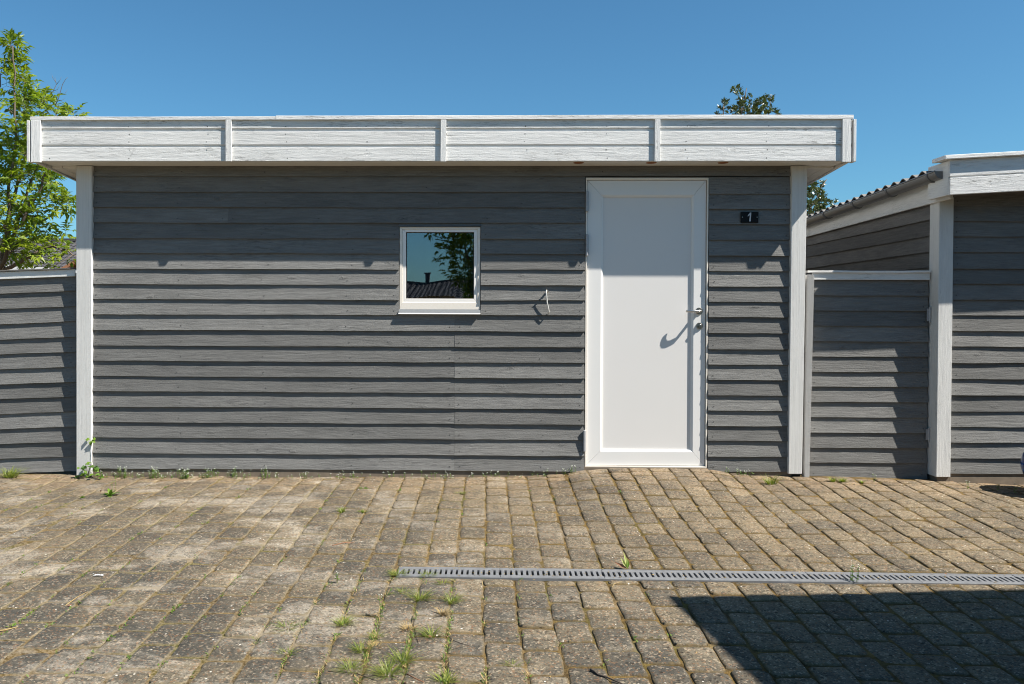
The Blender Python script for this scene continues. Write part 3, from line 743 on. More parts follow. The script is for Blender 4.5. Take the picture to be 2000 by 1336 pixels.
# ------------------------------------------------------------------ left fence
YL = .031; fsl = .042
fence = empty('left_fence', (PX(148, YL, 900), YL, 0), 'low grey clapboard fence with white top rail joining the shed on the left', 'fence')
fr = PX(148, YL, 730)-.001; fl = fr-2.6; xref = PX(100, YL, 730)
FL = lips(100, [569.8, 599.6, 629.3, 659.3, 688.5, 717.9, 747.2, 776, 805.5, 835, 864.3, 893, 922], YL); ft = P(100, 538, YL).z
m = MB()
for k, z in enumerate(FL): clap(m, fl, fr, z-fsl*(xref-fl), (FL[k-1] if k else ft)-fsl*(xref-fl), YL, sx=fsl)
m.build('fence_siding', [M['grey'], M['nail']], fence)
def fs_(v): return (v[0], v[1], v[2]+fsl*(v[0]-xref))
m = MB(); m.box(fl, fr, YL+.024, YL+.05, FL[-1]+.01, ft, 0, fn=fs_); m.build('fence_back', M['grey2'], fence)
m = MB(); za, zb2 = P(100, 541.5, YL-.01).z, P(100, 527.5, YL-.01).z
m.box(fl, fr, YL-.012, YL+.006, za, zb2, 0, fn=fs_, seg=.2); m.build('fence_rail', M['white'], fence, bevel=.002)
m = MB(); m.box(fl, fr, YL-.026, YL+.08, zb2+.0012, zb2+.012, 0, fn=lambda v: (v[0], v[1], v[2]+fsl*(v[0]-xref)+(v1(v[0]*7, 4)-.5)*.004), seg=.1); m.build('fence_cap', M['grey2'], fence, bevel=.002)

# ------------------------------------------------------------------ right garage
RX = PX(1832, -.02, 650); YR = .0
gar = empty('garage', (RX, 1, 0), 'dark grey clapboard garage with corrugated roof and grey gutter at the right edge', 'garage')
FRL = lips(1930, [401.5, 432.4, 462.3, 492.3, 524.5, 555, 585.7, 616, 646.5, 677.3, 709, 740.5, 772, 803.4, 834.3, 864.5, 895.5, 925.5], YR); frt = P(1930, 372, YR).z
fx_a = PX(1858.5, YR, 650); GW = 4.2
m = MB()
for k, z in enumerate(FRL): clap(m, fx_a, RX+GW, z, FRL[k-1] if k else frt+.1, YR)
m.build('front_siding', [M['grey'], M['nail']], gar)
m = MB(); m.box(fx_a+.0, RX+GW-.02, .012, .0235, -.2, P(1930, 927, 0).z+.004); m.box(fx_a, RX+GW-.02, .006, .0115, -.2, P(1930, 931, 0).z-.006); m.build('plinth', M['concrete'], gar)
m = MB(); m.box(RX+.03, RX+GW-.03, .024, 5.5, -.2, frt-.02); m.build('wall_core', M['dark'], gar)
# side wall facing the shed: boards run into the depth
SL_ = [P(1813, y, 0).z for y in (398, 428.5, 459.5, 490.8, 522, 553, 584, 615, 646, 677, 708, 739, 770, 801, 832, 863, 894, 925)]
base = P(1813, 398, .11).z
m = MB()
zz0 = base
for k in range(18):
    clap(m, 0, 5.3, zz0-.117*(k+1), zz0-.117*k, 0, sx=0, tf=lambda v: (RX+.004+v[1], .11+v[0], v[2]+(-.0)), nails=False)
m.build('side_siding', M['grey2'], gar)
m = MB(); z_ = P(1845, 932, -.02).z
m.box(RX, PX(1860, -.02, 650), -.02, .108, z_, frt+.02, 2, seg=.25, fn=lambda v: (v[0]+.0035*(v[2]-1.2), v[1], v[2]))
m.build('corner_post', M['white'], gar, bevel=.003)
m = MB(); m.box(RX+.012, RX+.1, -.005, .1, -.2, z_-.001); m.build('post_footing', M['concrete'], gar)
# side fascia board under the gutter
m = MB()
for a, b in ((-.19, .62), (.622, 2.3), (2.302, 5.4)):
    m.box(RX-.016, RX+.003, a, b, base-.004, base+.175, 1, fn=lambda v: (v[0], v[1], v[2]-(.012 if v[2] < base+.1 else .030)*max(0, v[1])), seg=.4)
m.build('side_fascia', M['white'], gar, bevel=.002)
# front fascia (roof rises to the right)
YR2 = -.28; rsl = .055; fxa = PX(1855.5, YR2, 345)
def rr(v): return (v[0], v[1], v[2]+rsl*(v[0]-fxa))
def zr(py): return P(1857, py, YR2).z
m = MB(); m.box(fxa, RX+GW+.1, YR2, YR2+.022, zr(380.5), zr(347.5), 0, fn=rr, seg=.3); m.box(fxa, RX+GW+.1, YR2+.004, YR2+.024, zr(344.5), zr(312), 0, fn=rr, seg=.3)
m.box(fxa+.01, RX+GW, YR2+.012, YR2+.02, zr(350), zr(342), 0, fn=rr)
m.build('front_fascia', M['fascia'], gar, bevel=.003)
m = MB(); m.box(fxa+.002, RX+GW+.1, YR2+.025, .0, zr(378), zr(378)+.015, 0, fn=rr, seg=.4); m.build('soffit', M['grey2'], gar)
m = MB(); m.box(fxa-.05, RX+GW+.15, YR2-.03, YR2+.14, zr(311.5), zr(302.5)-.004, 0, fn=rr, seg=.2)
m.build('roof_cap', M['fascia'], gar, bevel=.003)
m = MB(); m.box(fxa-.001, fxa+.02, YR2+.0225, .0, zr(380), zr(313), 1); m.build('barge_end', M['white'], gar, bevel=.002)
# corrugated roof
m = MB(); ny = 520; y0, y1 = -.1, 5.6; rx0 = RX-.115; rx1 = RX+GW+.2; vs = []; nx_ = 3
zr0 = P(1836, 331, -.1).z-.010
for t in (0, 1):
    for i in range(ny+1):
        y = y0+(y1-y0)*i/ny; w = .0145*math.cos(2*math.pi*y/.137)
        for j in range(nx_):
            x = rx0+(rx1-rx0)*j/(nx_-1); vs.append((x, y, zr0-.030*max(0, y)+rsl*(x-rx0)+w-.007*t))
st = (ny+1)*nx_; fs = []
for i in range(ny):
    for j in range(nx_-1):
        a = i*nx_+j; fs.append((a, a+1, a+nx_+1, a+nx_)); fs.append((st+a, st+a+nx_, st+a+nx_+1, st+a+1))
    fs.append((i*nx_, (i+1)*nx_, st+(i+1)*nx_, st+i*nx_))
m.add(vs, fs); m.build('roof', M['eternit'], gar, recalc=True)
# gutter
gxc = RX-.072; gr = .052; gz = P(1841, 334.5, -.19).z; ga = -.19; gb = 5.6; gd = .029
m = MB(); vs = []; K_ = 13
for i, y in enumerate((ga, gb)):
    for rr_ in (gr, gr-.003):
        for k in range(K_):
            a = math.pi*k/(K_-1); vs.append((gxc-rr_*math.cos(a), y, gz-gd*(y-ga)-rr_*math.sin(a)*1.02))
fs = []
for k in range(K_-1):
    fs += [(k, k+1, 2*K_+k+1, 2*K_+k), (K_+k, 3*K_+k, 3*K_+k+1, K_+k+1)]
fs += [(0, 2*K_, 3*K_, K_), (K_-1, 2*K_-1, 4*K_-1, 3*K_-1)]
m.add(vs, fs); m.tube([(gxc-gr, ga, gz), (gxc-gr, gb, gz-gd*(gb-ga))], .006, 10)
# end cap
cv = [(gxc-gr*math.cos(math.pi*k/12), ga-.002, gz-gr*math.sin(math.pi*k/12)*1.02) for k in range(13)]
m.add(cv+[(a, ga+.002, c) for a, b, c in cv], [tuple(range(13)), tuple(range(25, 12, -1))]+[(k, 13+k, 13+(k+1) % 13, (k+1) % 13) for k in range(13)])
gut = m.build('gutter', M['gutter'], gar, smooth=False, recalc=True)
for y in (-.08, .52, 1.12, 1.72, 2.32, 3.1, 3.9):
    m = MB(); pts = [(gxc-(gr+.003)*math.cos(math.pi*k/14), y, gz-gd*(y-ga)-(gr+.003)*math.sin(math.pi*k/14)*1.03) for k in range(15)]
    pts += [(gxc+gr+.002, y, gz-.05)]
    for off in (-.008, .008): m.tube([(a, b+off, c) for a, b, c in pts], .0045, 6)
    m.tube(pts, .004, 6)
    m.build('gutter_bracket', M['gutter'], gut, smooth=True)

# ------------------------------------------------------------------ building out of view on the right that throws the ground shadow
q0, q1, q2 = G(1300, 1165), G(2000, 1150), G(1480, 1336)
HZ = 2.55
def lift(q): return q+SUN*((HZ-q.z)/SUN.z)
c0, c1, c2 = lift(q0), lift(q1), lift(q2)
e1 = (c1-c0).normalized(); e2 = (c2-c0).normalized(); e1.z = e2.z = 0
car = empty('carport_building', c0+e1*2+e2*2-Vector((0, 0, HZ)), 'grey clapboard outbuilding with white roof edge standing beside the camera on the right', 'outbuilding')
a, b, c_, d_ = c0, c0+e1*6, c0+e1*6+e2*7, c0+e2*7
m = MB(); m.add([(*v.xy, z) for z in (HZ-.22, HZ) for v in (a, b, c_, d_)], [(0, 1, 2, 3), (7, 6, 5, 4), (0, 4, 5, 1), (1, 5, 6, 2), (2, 6, 7, 3), (3, 7, 4, 0)]); m.build('roof', M['fascia'], car, recalc=True)
i = [a+(e1+e2)*.35, b+(-e1+e2)*.35, c_-(e1+e2)*.35, d_+(e1-e2)*.35]
m = MB()
for k in range(4):
    p_, q_ = i[k], i[(k+1) % 4]; L = (q_-p_).length; ux = (q_-p_)/L; un = Vector((ux.y, -ux.x, 0))
    for r_ in range(22):
        z = -.2+r_*.115
        if z > HZ-.3: break
        clap(m, 0, L, z, z+.115, 0, tf=lambda v: (p_.x+ux.x*v[0]-un.x*v[1], p_.y+ux.y*v[0]-un.y*v[1], v[2]), nails=False)
m.build('wall_siding', M['grey'], car, recalc=True)

# ------------------------------------------------------------------ drain
ch = empty('drain_channel', ((DX0+4.2)/2, (DY0+DY1)/2, H(0, DYM)), 'narrow grey slotted drainage channel crossing the paving to the right edge', 'drain')
xs_ = np.arange(DX0, 4.2, .5); gdz = -.001
def dz_(x): return float(np.interp(x, [DX0, 4.3], [H(DX0, DYM), H(DX0, DYM)-.017]))+gdz
m = MB()
m.box(DX0, 4.2, DY0+.001, DY0+.008, 0, 1, 0, fn=lambda v: (v[0], v[1], dz_(v[0])-.1 if v[2] < .5 else dz_(v[0])-.001), seg=.25)
m.box(DX0, 4.2, DY1-.008, DY1-.001, 0, 1, 0, fn=lambda v: (v[0], v[1], dz_(v[0])-.1 if v[2] < .5 else dz_(v[0])-.001), seg=.25)
m.box(DX0, DX0+.006, DY0+.0085, DY1-.0085, 0, 1, 1, fn=lambda v: (v[0], v[1], dz_(v[0])-.1 if v[2] < .5 else dz_(v[0])-.001))
m.build('channel', M['grate'], ch)
for x in xs_:
    m = MB(); x1 = min(x+.498, 4.2); t = (random.random()-.5)*.002; f_ = lambda v: (v[0], v[1], dz_(v[0])+t+(-.014 if v[2] < .5 else .0))
    ya, yb = DY0+.010, DY1-.010; rail = .030
    m.box(x, x1, ya, ya+rail, 0, 1, 0, fn=f_); m.box(x, x1, yb-rail, yb, 0, 1, 0, fn=f_)
    sl_ = .0265; n_ = int(round((x1-x)/sl_)); sl_ = (x1-x)/n_
    for k in range(n_): m.box(x+k*sl_+.0052, x+(k+1)*sl_-.0052, ya+rail, yb-rail, 0, 1, 0, fn=f_)
    m.build('grate', M['grate'], ch, bevel=.0018)

# ------------------------------------------------------------------ blue pot
pc = P(2070, 914, -.34); gzp = H(pc.x, -.34)
pot = empty('glazed_pot', (pc.x, -.34, gzp), 'round cobalt blue glazed pot cut by the right edge of the picture', 'pot')
m = MB(); m.lathe([(.0, .0), (.12, .0), (.15, .02), (.195, .09), (.222, .17), (.225, .21), (.21, .27), (.175, .325), (.155, .345), (.16, .36), (.163, .375), (.158, .38), (.155, .37), (.15, .33), (.0, .32)], 40, (pc.x, -.34, gzp))
m.build('pot_body', M['blue'], pot, smooth=True, recalc=True)
m = MB(); m.lathe([(.0, .318), (.152, .322), (.152, .335), (.1, .342), (.0, .345)], 24, (pc.x, -.34, gzp)); m.build('potting_soil', M['soil'], pot)

# ------------------------------------------------------------------ trees
def plant(name, label, base, stems, targets, leaf_mat, kind, group=None, bare=(), rstem=.03, ls=1.):
    root = empty(name, base, label, 'tree' if kind != 'bush' else 'shrub', group)
    w = MB(); lf = MB(); nodes = []
    for st in stems:
        pts = [Vector(base)]+[Vector(q) for q in st]; n_ = 6; pl = []
        for i in range(len(pts)-1):
            for k in range(n_):
                t = k/n_; q = pts[i].lerp(pts[i+1], t)+Vector((random.uniform(-1, 1), random.uniform(-1, 1), random.uniform(-1, 1)))*.018; pl.append(q)
        pl.append(pts[-1]); L = len(pl)
        w.tube(pl, [rstem*(1-.82*i/L) for i in range(L)], 8, rnd=random.random())
        nodes += [(q, rstem*(1-.82*i/L)) for i, q in enumerate(pl) if i > 2]
    NP = np.array([tuple(q[0]) for q in nodes]); NR = [q[1] for q in nodes]
    b = Vector(base); targets = sorted(targets, key=lambda t: min((Vector(t)-q[0]).length for q in nodes))
    for t in targets:
        t = Vector(t); dd = np.linalg.norm(NP-np.array(t), axis=1)+.9*np.maximum(0, NP[:, 2]-t.z+.1)
        j = int(dd.argmin()); q = Vector(NP[j]); L = (t-q).length
        if L < .03: continue
        mid = q.lerp(t, .5)+Vector((random.uniform(-1, 1), random.uniform(-1, 1), -.4))*L*.12
        r0 = min(NR[j]*.75, .004+L*.012); pl = [q, q.lerp(mid, .5)+Vector((0, 0, -.02*L)), mid, mid.lerp(t, .5), t]
        w.tube(pl, [r0, r0*.85, r0*.7, r0*.55, .0016], 5, rnd=random.random())
        NP = np.vstack([NP, [tuple(mid)], [tuple(mid.lerp(t, .5))], [tuple(t)]]); NR += [r0*.7, r0*.5, r0*.35]
        ax = (t-mid).normalized(); ax = (ax+Vector((0, 0, .35))).normalized(); br = random.random()
        if kind == 'elder':
            for pr_ in range(random.randint(2, 3)):
                o_ = t-ax*(.05*pr_); ph = random.random()*6.28+pr_*1.57
                e = ax.orthogonal().normalized(); e2_ = ax.cross(e)
                for s_ in (0, math.pi):
                    d = (e*math.cos(ph+s_)+e2_*math.sin(ph+s_))+ax*random.uniform(.1, .9)
                    d.z += random.uniform(-.15, .25); d.normalize()
                    Lr = random.uniform(.07, .13); col = min(1, max(0, br*.45+random.random()*.55))
                    side = d.cross(Vector((0, 0, 1))); side = side.normalized() if side.length > .1 else e
                    tip = o_+d*Lr; nrm = Vector((random.uniform(-.5, .5), random.uniform(-.5, .5), 1)).normalized()
                    w.tube([o_, tip], [.0014, .0009], 3, cap=False)
                    for fr_ in (.5, .85):
                        for s2 in (-1, 1):
                            dl = (d*.75+side*s2*.9).normalized()
                            lf.leaf(o_+d*Lr*fr_, dl, nrm, ls*random.uniform(.055, .085), ls*random.uniform(.024, .035), .3, col+random.uniform(-.08, .08), random.uniform(.1, .4))
                    lf.leaf(tip, d, nrm, ls*random.uniform(.065, .09), ls*.034, .3, col, random.uniform(.1, .35))
        else:
            n_ = random.randint(9, 15)
            for k in range(n_):
                u = k/n_; o_ = mid.lerp(t, .15+.85*u); a = k*2.4+random.random(); e = ax.orthogonal().normalized(); e2_ = ax.cross(e)
                d = (e*math.cos(a)+e2_*math.sin(a))*.9+ax*.8; d.normalize()
                nrm = Vector((random.uniform(-.8, .8), random.uniform(-.8, .8), 1)).normalized()
                lf.leaf(o_, d, nrm, ls*random.uniform(.036, .055), ls*random.uniform(.018, .026), .2, random.random(), .1)
    for pl, r0 in bare:
        w.tube(pl, [r0*(1-.75*i/(len(pl)-1)) for i in range(len(pl))], 5)
    w.build('trunk', M['bark'], root, smooth=True); lf.build('crown', leaf_mat, root)
    return root

# left tree (elder), about 3.4 m behind the fence line
TY = 3.4
def T(px, py, dy=0): return tuple(P(px, py, TY+dy))
gt0 = P(-20, 800, TY); base = (gt0.x, TY, -.2)
stems = [[T(-10, 540), T(-30, 380), T(-60, 230)], [T(8, 520), T(38, 420, .1), T(75, 320, .2), T(112, 215, .2)], [T(5, 520), T(15, 400, -.2), T(30, 250, -.3), T(25, 90, -.3)],
         [T(0, 530), T(20, 470, -.3), T(60, 400, -.4), T(95, 330, -.5), T(140, 300, -.5)], [T(-5, 530), T(-60, 420, .3), T(-140, 300, .4)], [T(0, 540), T(-80, 460, -.3), T(-200, 360, -.3)],
         [T(10, 525), T(60, 500, -.2), T(110, 480, -.3), T(150, 500, -.3)], [T(8, 480, .3), T(50, 300, .5), T(48, 150, .5)], [T(8, 500), T(70, 440, .3), T(130, 400, .4)]]
outl = [(24, 80, 10), (27, 92, 8), (26, 110, 9), (28, 130, 6), (45, 146, 12), (28, 168, 16), (58, 186, 18), (88, 207, 18), (20, 218, 38), (60, 230, 55), (110, 225, 22), (145, 222, 11), (10, 300, 60), (70, 300, 65), (110, 330, 38),
        (20, 380, 60), (85, 385, 55), (120, 375, 24), (135, 395, 12), (15, 450, 60), (70, 440, 40), (120, 432, 12), (140, 445, 10), (30, 500, 45), (85, 500, 35), (125, 488, 22), (60, 470, 40), (-60, 300, 90), (-120, 380, 80), (-60, 450, 80), (-150, 280, 50)]
targets = []
for (px, py, r) in outl:
    area = math.pi*r*r; n_ = max(3, int(area/540))
    for _ in range(n_):
        a = random.random()*6.28; q = math.sqrt(random.random())*r
        X_, Y_ = px+q*math.cos(a), py+q*math.sin(a)
        if py > 350 and 92 < X_ < 150 and 410 < Y_ < 466 and random.random() < .8: continue
        targets.append(T(X_, Y_, random.uniform(-.8, .8)*min(1, r/40)))
bare = []
def tw(pts, r=.006): bare.append(([T(*q) for q in pts], r))
tw([(76, 212), (88, 195), (104, 178), (110, 165), (107, 150)]); tw([(104, 178), (112, 175), (118, 165)], .003); tw([(110, 165), (117, 157), (120, 150)], .003); tw([(110, 162), (103, 152), (101, 144)], .003)
tw([(108, 206), (115, 190), (122, 165), (128, 155), (132, 151)], .005); tw([(116, 184), (126, 184), (132, 175)], .003); tw([(113, 197), (121, 196), (127, 192)], .0025); tw([(104, 176), (96, 169), (92, 164)], .0025); tw([(116, 183), (108, 176)], .0025)
tw([(1, 170), (1, 146), (6, 128), (11, 112)], .006); tw([(1, 147), (14, 139), (23, 128)], .004); tw([(4, 131), (-2, 124)], .003); tw([(6, 128), (14, 117)], .003)
tw([(24, 82), (22, 70), (12, 60), (7, 52)], .003); tw([(23, 74), (29, 68), (33, 66)], .002); tw([(22, 70), (22, 56)], .002)
tw([(57, 184), (62, 172), (67, 163)], .003); tw([(3, 166), (12, 163), (18, 158)], .003); tw([(50, 150), (54, 135), (54, 127)], .004)
plant('elder_tree', 'bright green leafy tree behind the left fence, with bare twigs at the top', base, stems, targets, M['leaf'], 'elder', bare=bare, ls=1.22)

# shrub behind the shed
TY = 4.6
gt0 = P(1480, 780, TY); base = (gt0.x, TY, -.2)
def up(px, py0, py1, lean=0, dy=0): return [T(1480+(px-1480)*.4, 500, dy*.5), T(px, py0, dy), T(px+lean, py1, dy)]
stems = [up(1440, 300, 172, 18, -.2), up(1490, 300, 185, 14, .2), up(1420, 320, 200, -8, 0), up(1520, 320, 230, 12, 0), up(1570, 430, 350, 45, -.2), up(1600, 460, 400, 28, .1), up(1380, 400, 300, -30, 0), up(1465, 300, 195, 0, .1)]
targets = []
for (px, py, r, k) in ((1440, 178, 12, 8), (1452, 190, 14, 10), (1425, 205, 16, 14), (1408, 218, 12, 8), (1452, 215, 24, 40), (1490, 208, 18, 26), (1502, 190, 8, 6), (1482, 222, 24, 30), (1515, 214, 5, 4), (1520, 222, 4, 2),
                       (1450, 290, 70, 90), (1520, 320, 60, 60), (1585, 380, 26, 40), (1600, 400, 26, 40), (1590, 420, 26, 40), (1572, 360, 18, 22), (1606, 358, 6, 3), (1630, 395, 7, 5), (1560, 400, 50, 60), (1400, 350, 60, 40)):
    for _ in range(k):
        a = random.random()*6.28; q = math.sqrt(random.random())*r; targets.append(T(px+q*math.cos(a), py+q*math.sin(a), random.uniform(-.5, .5)*min(1, r/20)))
plant('evergreen_shrub', 'tall shrub with small glossy dark leaves rising behind the shed roof', base, stems, targets, M['holly'], 'bush', rstem=.022)

# tree behind the photographer, seen only in the window pane
bx_, by_ = .25, -14.5
stems = []; targets = []
for k in range(9):
    a = k*.7; stems.append([(bx_+.1*math.cos(a), by_+.1*math.sin(a), 1.2), (bx_+.7*math.cos(a), by_+.7*math.sin(a), 2.4), (bx_+1.1*math.cos(a), by_+1.1*math.sin(a), 3.8)])
for _ in range(1000):
    a = random.random()*6.28; q = math.sqrt(random.random()); z = random.uniform(1.25, 5.2); r = 1.75*math.sqrt(max(.1, 1-((z-3.4)/2.3)**2))
    targets.append((bx_+q*r*math.cos(a)-.25*(z-3), by_+q*r*math.sin(a), z))
plant('garden_tree', 'green garden tree behind the photographer, mirrored in the window pane', (bx_, by_, -.26), stems, targets, M['leaf'], 'elder', rstem=.06, ls=1.7)

targets = []  # evergreen added out of view so the right of the pane mirrors dark
for _ in range(420):
    a = random.random()*6.28; q = math.sqrt(random.random()); z = random.uniform(.9, 5.4); targets.append((.85+q*1.45*math.cos(a), -17+q*math.sin(a), z))
plant('pane_darkening_evergreen', 'dense evergreen added behind the camera to darken the right side of the window pane', (.85, -17, -.26), [[(.85+k*.3, -17, 1.4), (.85+k*.7, -17, 4.9)] for k in (-1, 0, 1)], targets, M['holly'], 'bush', rstem=.06, ls=3.2)

# ------------------------------------------------------------------ far roofs
def house(name, label, x0, x1, y0, y1, ze, zr_, wall, tile, chim=None, pitchx=.22):
    root = empty(name, ((x0+x1)/2, (y0+y1)/2, -.26), label, 'house')
    m = MB(); m.box(x0+.3, x1-.3, y0+.4, y1-.4, -.26, ze+.05)
    ym = (y0+y1)/2
    for xx in (x0+.3, x1-.301): m.add([(xx, y0+.4, ze+.05), (xx, y1-.4, ze+.05), (xx, ym, zr_-.1), (xx+.001, y0+.4, ze+.05), (xx+.001, y1-.4, ze+.05), (xx+.001, ym, zr_-.1)], [(0, 1, 2), (3, 5, 4), (0, 3, 4, 1), (1, 4, 5, 2), (2, 5, 3, 0)])
    m.build('wall', wall, root)
    m = MB(); nx_ = int((x1-x0)/.05); 
    for sgn in (0, 1):
        rows = 14; ya = y0 if sgn == 0 else y1
        vs = []; 
        for r_ in range(rows):
            for e in (0, 1):
                t = (r_+e)/rows; y = ya+(ym-ya)*t; z = ze+(zr_-ze)*t+(.03 if e == 0 else 0)
                for i in range(nx_+1):
                    x = x0+(x1-x0)*i/nx_; vs.append((x, y, z+.022*math.sin(2*math.pi*x/pitchx)))
        w_ = nx_+1; fs = [(r_*w_+i, r_*w_+i+1, (r_+1)*w_+i+1, (r_+1)*w_+i) for r_ in range(2*rows-1) for i in range(nx_)]
        m.add(vs, fs)
    m.box(x0, x1, ym-.12, ym+.12, zr_-.02, zr_+.09, 0)
    rf = m.build('roof', tile, root)
    if chim:
        m = MB(); cx1_, cw = chim; m.box(cx1_, cx1_+cw, ym-.3, ym+.1, zr_-.3, zr_+.5); m.box(cx1_-.04, cx1_+cw+.04, ym-.34, ym+.14, zr_+.5001, zr_+.55); m.build('chimney', M['tile'], rf)
    return root
hy = 22; k = P(110, 466, hy+4); 
house('neighbour_house', 'low house with dark tiled roof beyond the left fence', k.x-9, k.x+7, hy, hy+8, k.z-1.9, k.z-.09, M['brickwall'], M['tile'])
house('tiled_house', 'dark roofed house with chimney behind the photographer, mirrored in the window pane', -18, 1.0, -36, -28, 1.75, 2.55, M['brickwall'], M['tile'], (-2.9, .22))
# white garden roof and orange gable seen just above the fence
ry = 6.; a = P(-60, 512, ry); b = P(88, 522, ry)
r_ = empty('white_canopy', ((a.x+b.x)/2, ry+.6, -.26), 'white canopy roof edge peeping over the left fence under the tree', 'canopy')
m = MB(); m.add([(a.x, ry, a.z), (b.x, ry, b.z), (b.x, ry+1.4, b.z+.0), (a.x, ry+1.4, a.z), (a.x, ry, a.z-.07), (b.x, ry, b.z-.07), (b.x, ry+1.4, b.z-.07), (a.x, ry+1.4, a.z-.07)], [(0, 1, 2, 3), (7, 6, 5, 4), (0, 4, 5, 1), (1, 5, 6, 2), (2, 6, 7, 3), (3, 7, 4, 0)]); m.build('canopy_roof', M['whitesheet'], r_, recalc=True)
for x in (a.x+.1, b.x-.1):
    for y in (ry+.1, ry+1.3):
        m = MB(); m.box(x-.03, x+.03, y-.03, y+.03, -.26, min(a.z, b.z)-.05); m.build('canopy_leg', M['whitesheet'], r_)
ry = 9.; a = P(119, 523, ry); b = P(160, 500, ry)
r_ = empty('orange_hut', (b.x+.5, ry+1, -.26), 'small orange brown roof gable seen between the left tree and the white post', 'hut')
m = MB(); sl2 = (b.z-a.z)/(b.x-a.x); xe = b.x+1.0; ze = b.z+sl2*1.0; xe2 = 2*xe-a.x
m.add([(a.x, y, z) if False else (x, y, z) for y in (ry, ry+2) for x, z in ((a.x, a.z), (xe, ze), (xe2, a.z), (xe2, a.z-.06), (xe, ze-.06), (a.x, a.z-.06))], [(0, 1, 4, 5), (1, 2, 3, 4), (6, 11, 10, 7), (7, 10, 9, 8), (0, 6, 7, 1), (1, 7, 8, 2), (5, 4, 10, 11), (4, 3, 9, 10), (0, 5, 11, 6), (2, 8, 9, 3)])
m.build('hut_roof', M['orange'], r_, recalc=True)
m = MB(); m.add([(x, y, z) for y in (ry+.1, ry+1.9) for x, z in ((a.x+.15, a.z-.05), (xe, ze-.12), (xe2-.15, a.z-.05), (xe2-.15, -.26), (a.x+.15, -.26))], [(0, 1, 2, 3, 4), (9, 8, 7, 6, 5), (0, 5, 6, 1), (1, 6, 7, 2), (2, 7, 8, 3), (3, 8, 9, 4), (4, 9, 5, 0)]); m.build('hut_wall', M['orange'], r_, recalc=True)

# ------------------------------------------------------------------ weeds
def tuft_mb(p, n_, h, spread, wd=.0032, flat=.0):
    m = MB()
    for _ in range(n_):
        a = random.random()*6.28; r0 = random.random()**.7*spread*.35; o_ = Vector((p.x+r0*math.cos(a), p.y+r0*math.sin(a)*.8, 0)); o_.z = H(o_.x, o_.y)-.006
        hh_ = h*random.uniform(.45, 1.); ln = random.uniform(.2, 1.)*spread; rn = random.random(); d = Vector((math.cos(a+random.uniform(-.6, .6)), math.sin(a+random.uniform(-.6, .6)), 0)); s_ = Vector((-d.y, d.x, 0))*wd*random.uniform(.6, 1.2)
        vs = []; K_ = 4
        for k in range(K_+1):
            t = k/K_; q = o_+d*ln*t**1.6+Vector((0, 0, hh_*(t-.35*t*t*(ln/spread)))); w_ = (1-t)**.7
            vs += [q-s_*w_, q+s_*w_]
        m.add(vs, [(2*k, 2*k+1, 2*k+3, 2*k+2) for k in range(K_)], None, rn)
    return m
TG = 'grass tufts growing in the paving joints'
tufts = [  # px, py, blades, height, spread, label
 (560, 1226, 70, .035, .075, 'grass tuft farthest left of the ones in the foreground paving joints'),
 (672, 1219, 90, .045, .07, 'upright green grass tuft left of the dried stems in the foreground'),
 (788, 1158, 60, .035, .06, 'flat grass tuft just below the left end of the drain'),
 (820, 1170, 110, .055, .085, 'large leaning grass tuft below the left end of the drain'),
 (866, 1140, 50, .03, .05, 'small grass tuft directly under the drain, second slot group from its left end'),
 (882, 1176, 90, .05, .075, 'grass tuft at the top of the straw coloured dried stems'),
 (842, 1242, 100, .05, .075, 'grass tuft with a thin dark twig lying through it'),
 (706, 1272, 90, .05, .06, 'tall narrow grass tuft mixed with dry stalks left of the foreground group'),
 (736, 1245, 50, .035, .05, 'small pale tuft above the tall narrow mixed tuft'),
 (563, 1275, 45, .03, .06, 'sparse dull tuft low at the left of the foreground group'),
 (785, 1290, 120, .05, .085, 'wide weedy tuft with seed heads right above the brightest tuft'),
 (686, 1310, 110, .05, .08, 'spreading star shaped tuft left of the brightest tuft'),
 (757, 1318, 170, .06, .08, 'brightest and densest green grass tuft near the bottom edge'),
 (872, 1332, 90, .045, .07, 'grass tuft cut by the bottom edge right of the brightest tuft'),
 (1001, 1298, 40, .02, .05, 'tiny flat tuft alone in a joint right of the foreground group'),
 (1278, 1246, 22, .02, .03, 'tiny tuft in a joint left of the big ground shadow'),
 (668, 1000, 50, .045, .045, 'small dark green tuft in the middle of the paving left of centre'),
 (708, 1000, 35, .028, .04, 'low tuft right beside the small dark green mid-paving tuft'),
 (900, 963, 40, .02, .05, 'flat pale tuft on the paving halfway between window and door'),
 (20, 932, 150, .10, .12, 'large bright grass tuft against the fence at the far left'),
 (1506, 946, 60, .10, .10, 'spiky fan of long grass blades at the foot of the right shed post'),
 (1626, 941, 70, .055, .04, 'bright tuft under the gate, the left one of the pair'),
 (1645, 941, 80, .05, .05, 'bright tuft under the gate, the right one of the pair'),
 (1684, 942, 30, .03, .03, 'tiny tuft under the gate beside the bright pair'),
 (776, 1122, 110, .035, .07, 'weedy clump at the left end of the drain'),
 (836, 1124, 80, .03, .055, 'green clump growing through the slots near the left end of the drain'),
]
for px, py, n_, h, sp, lb in tufts:
    p_ = G(px, py); o = tuft_mb(p_, int(n_*1.1), h, sp*1.1, .0014 if py > 1100 else .0026)
    o = o.build('grass_tuft', M['grass']); tag(o, lb, 'grass tuft', TG)
# dried stems
for px, py, n_, h, lb in ((866, 1200, 90, .045, 'straw coloured dead stems in the joint below the rightmost foreground tufts'), (797, 1230, 90, .04, 'reddish dead stems in the joint left of the twig'), (735, 1262, 50, .03, 'dry brown stalks beside the tall narrow tuft')):
    p_ = G(px, py); o = tuft_mb(Vector((p_.x, p_.y, 0)), n_, h, .05, .0013); o = o.build('dead_weed', M['straw']); tag(o, lb, 'dry stems', 'dead stems in the joints')

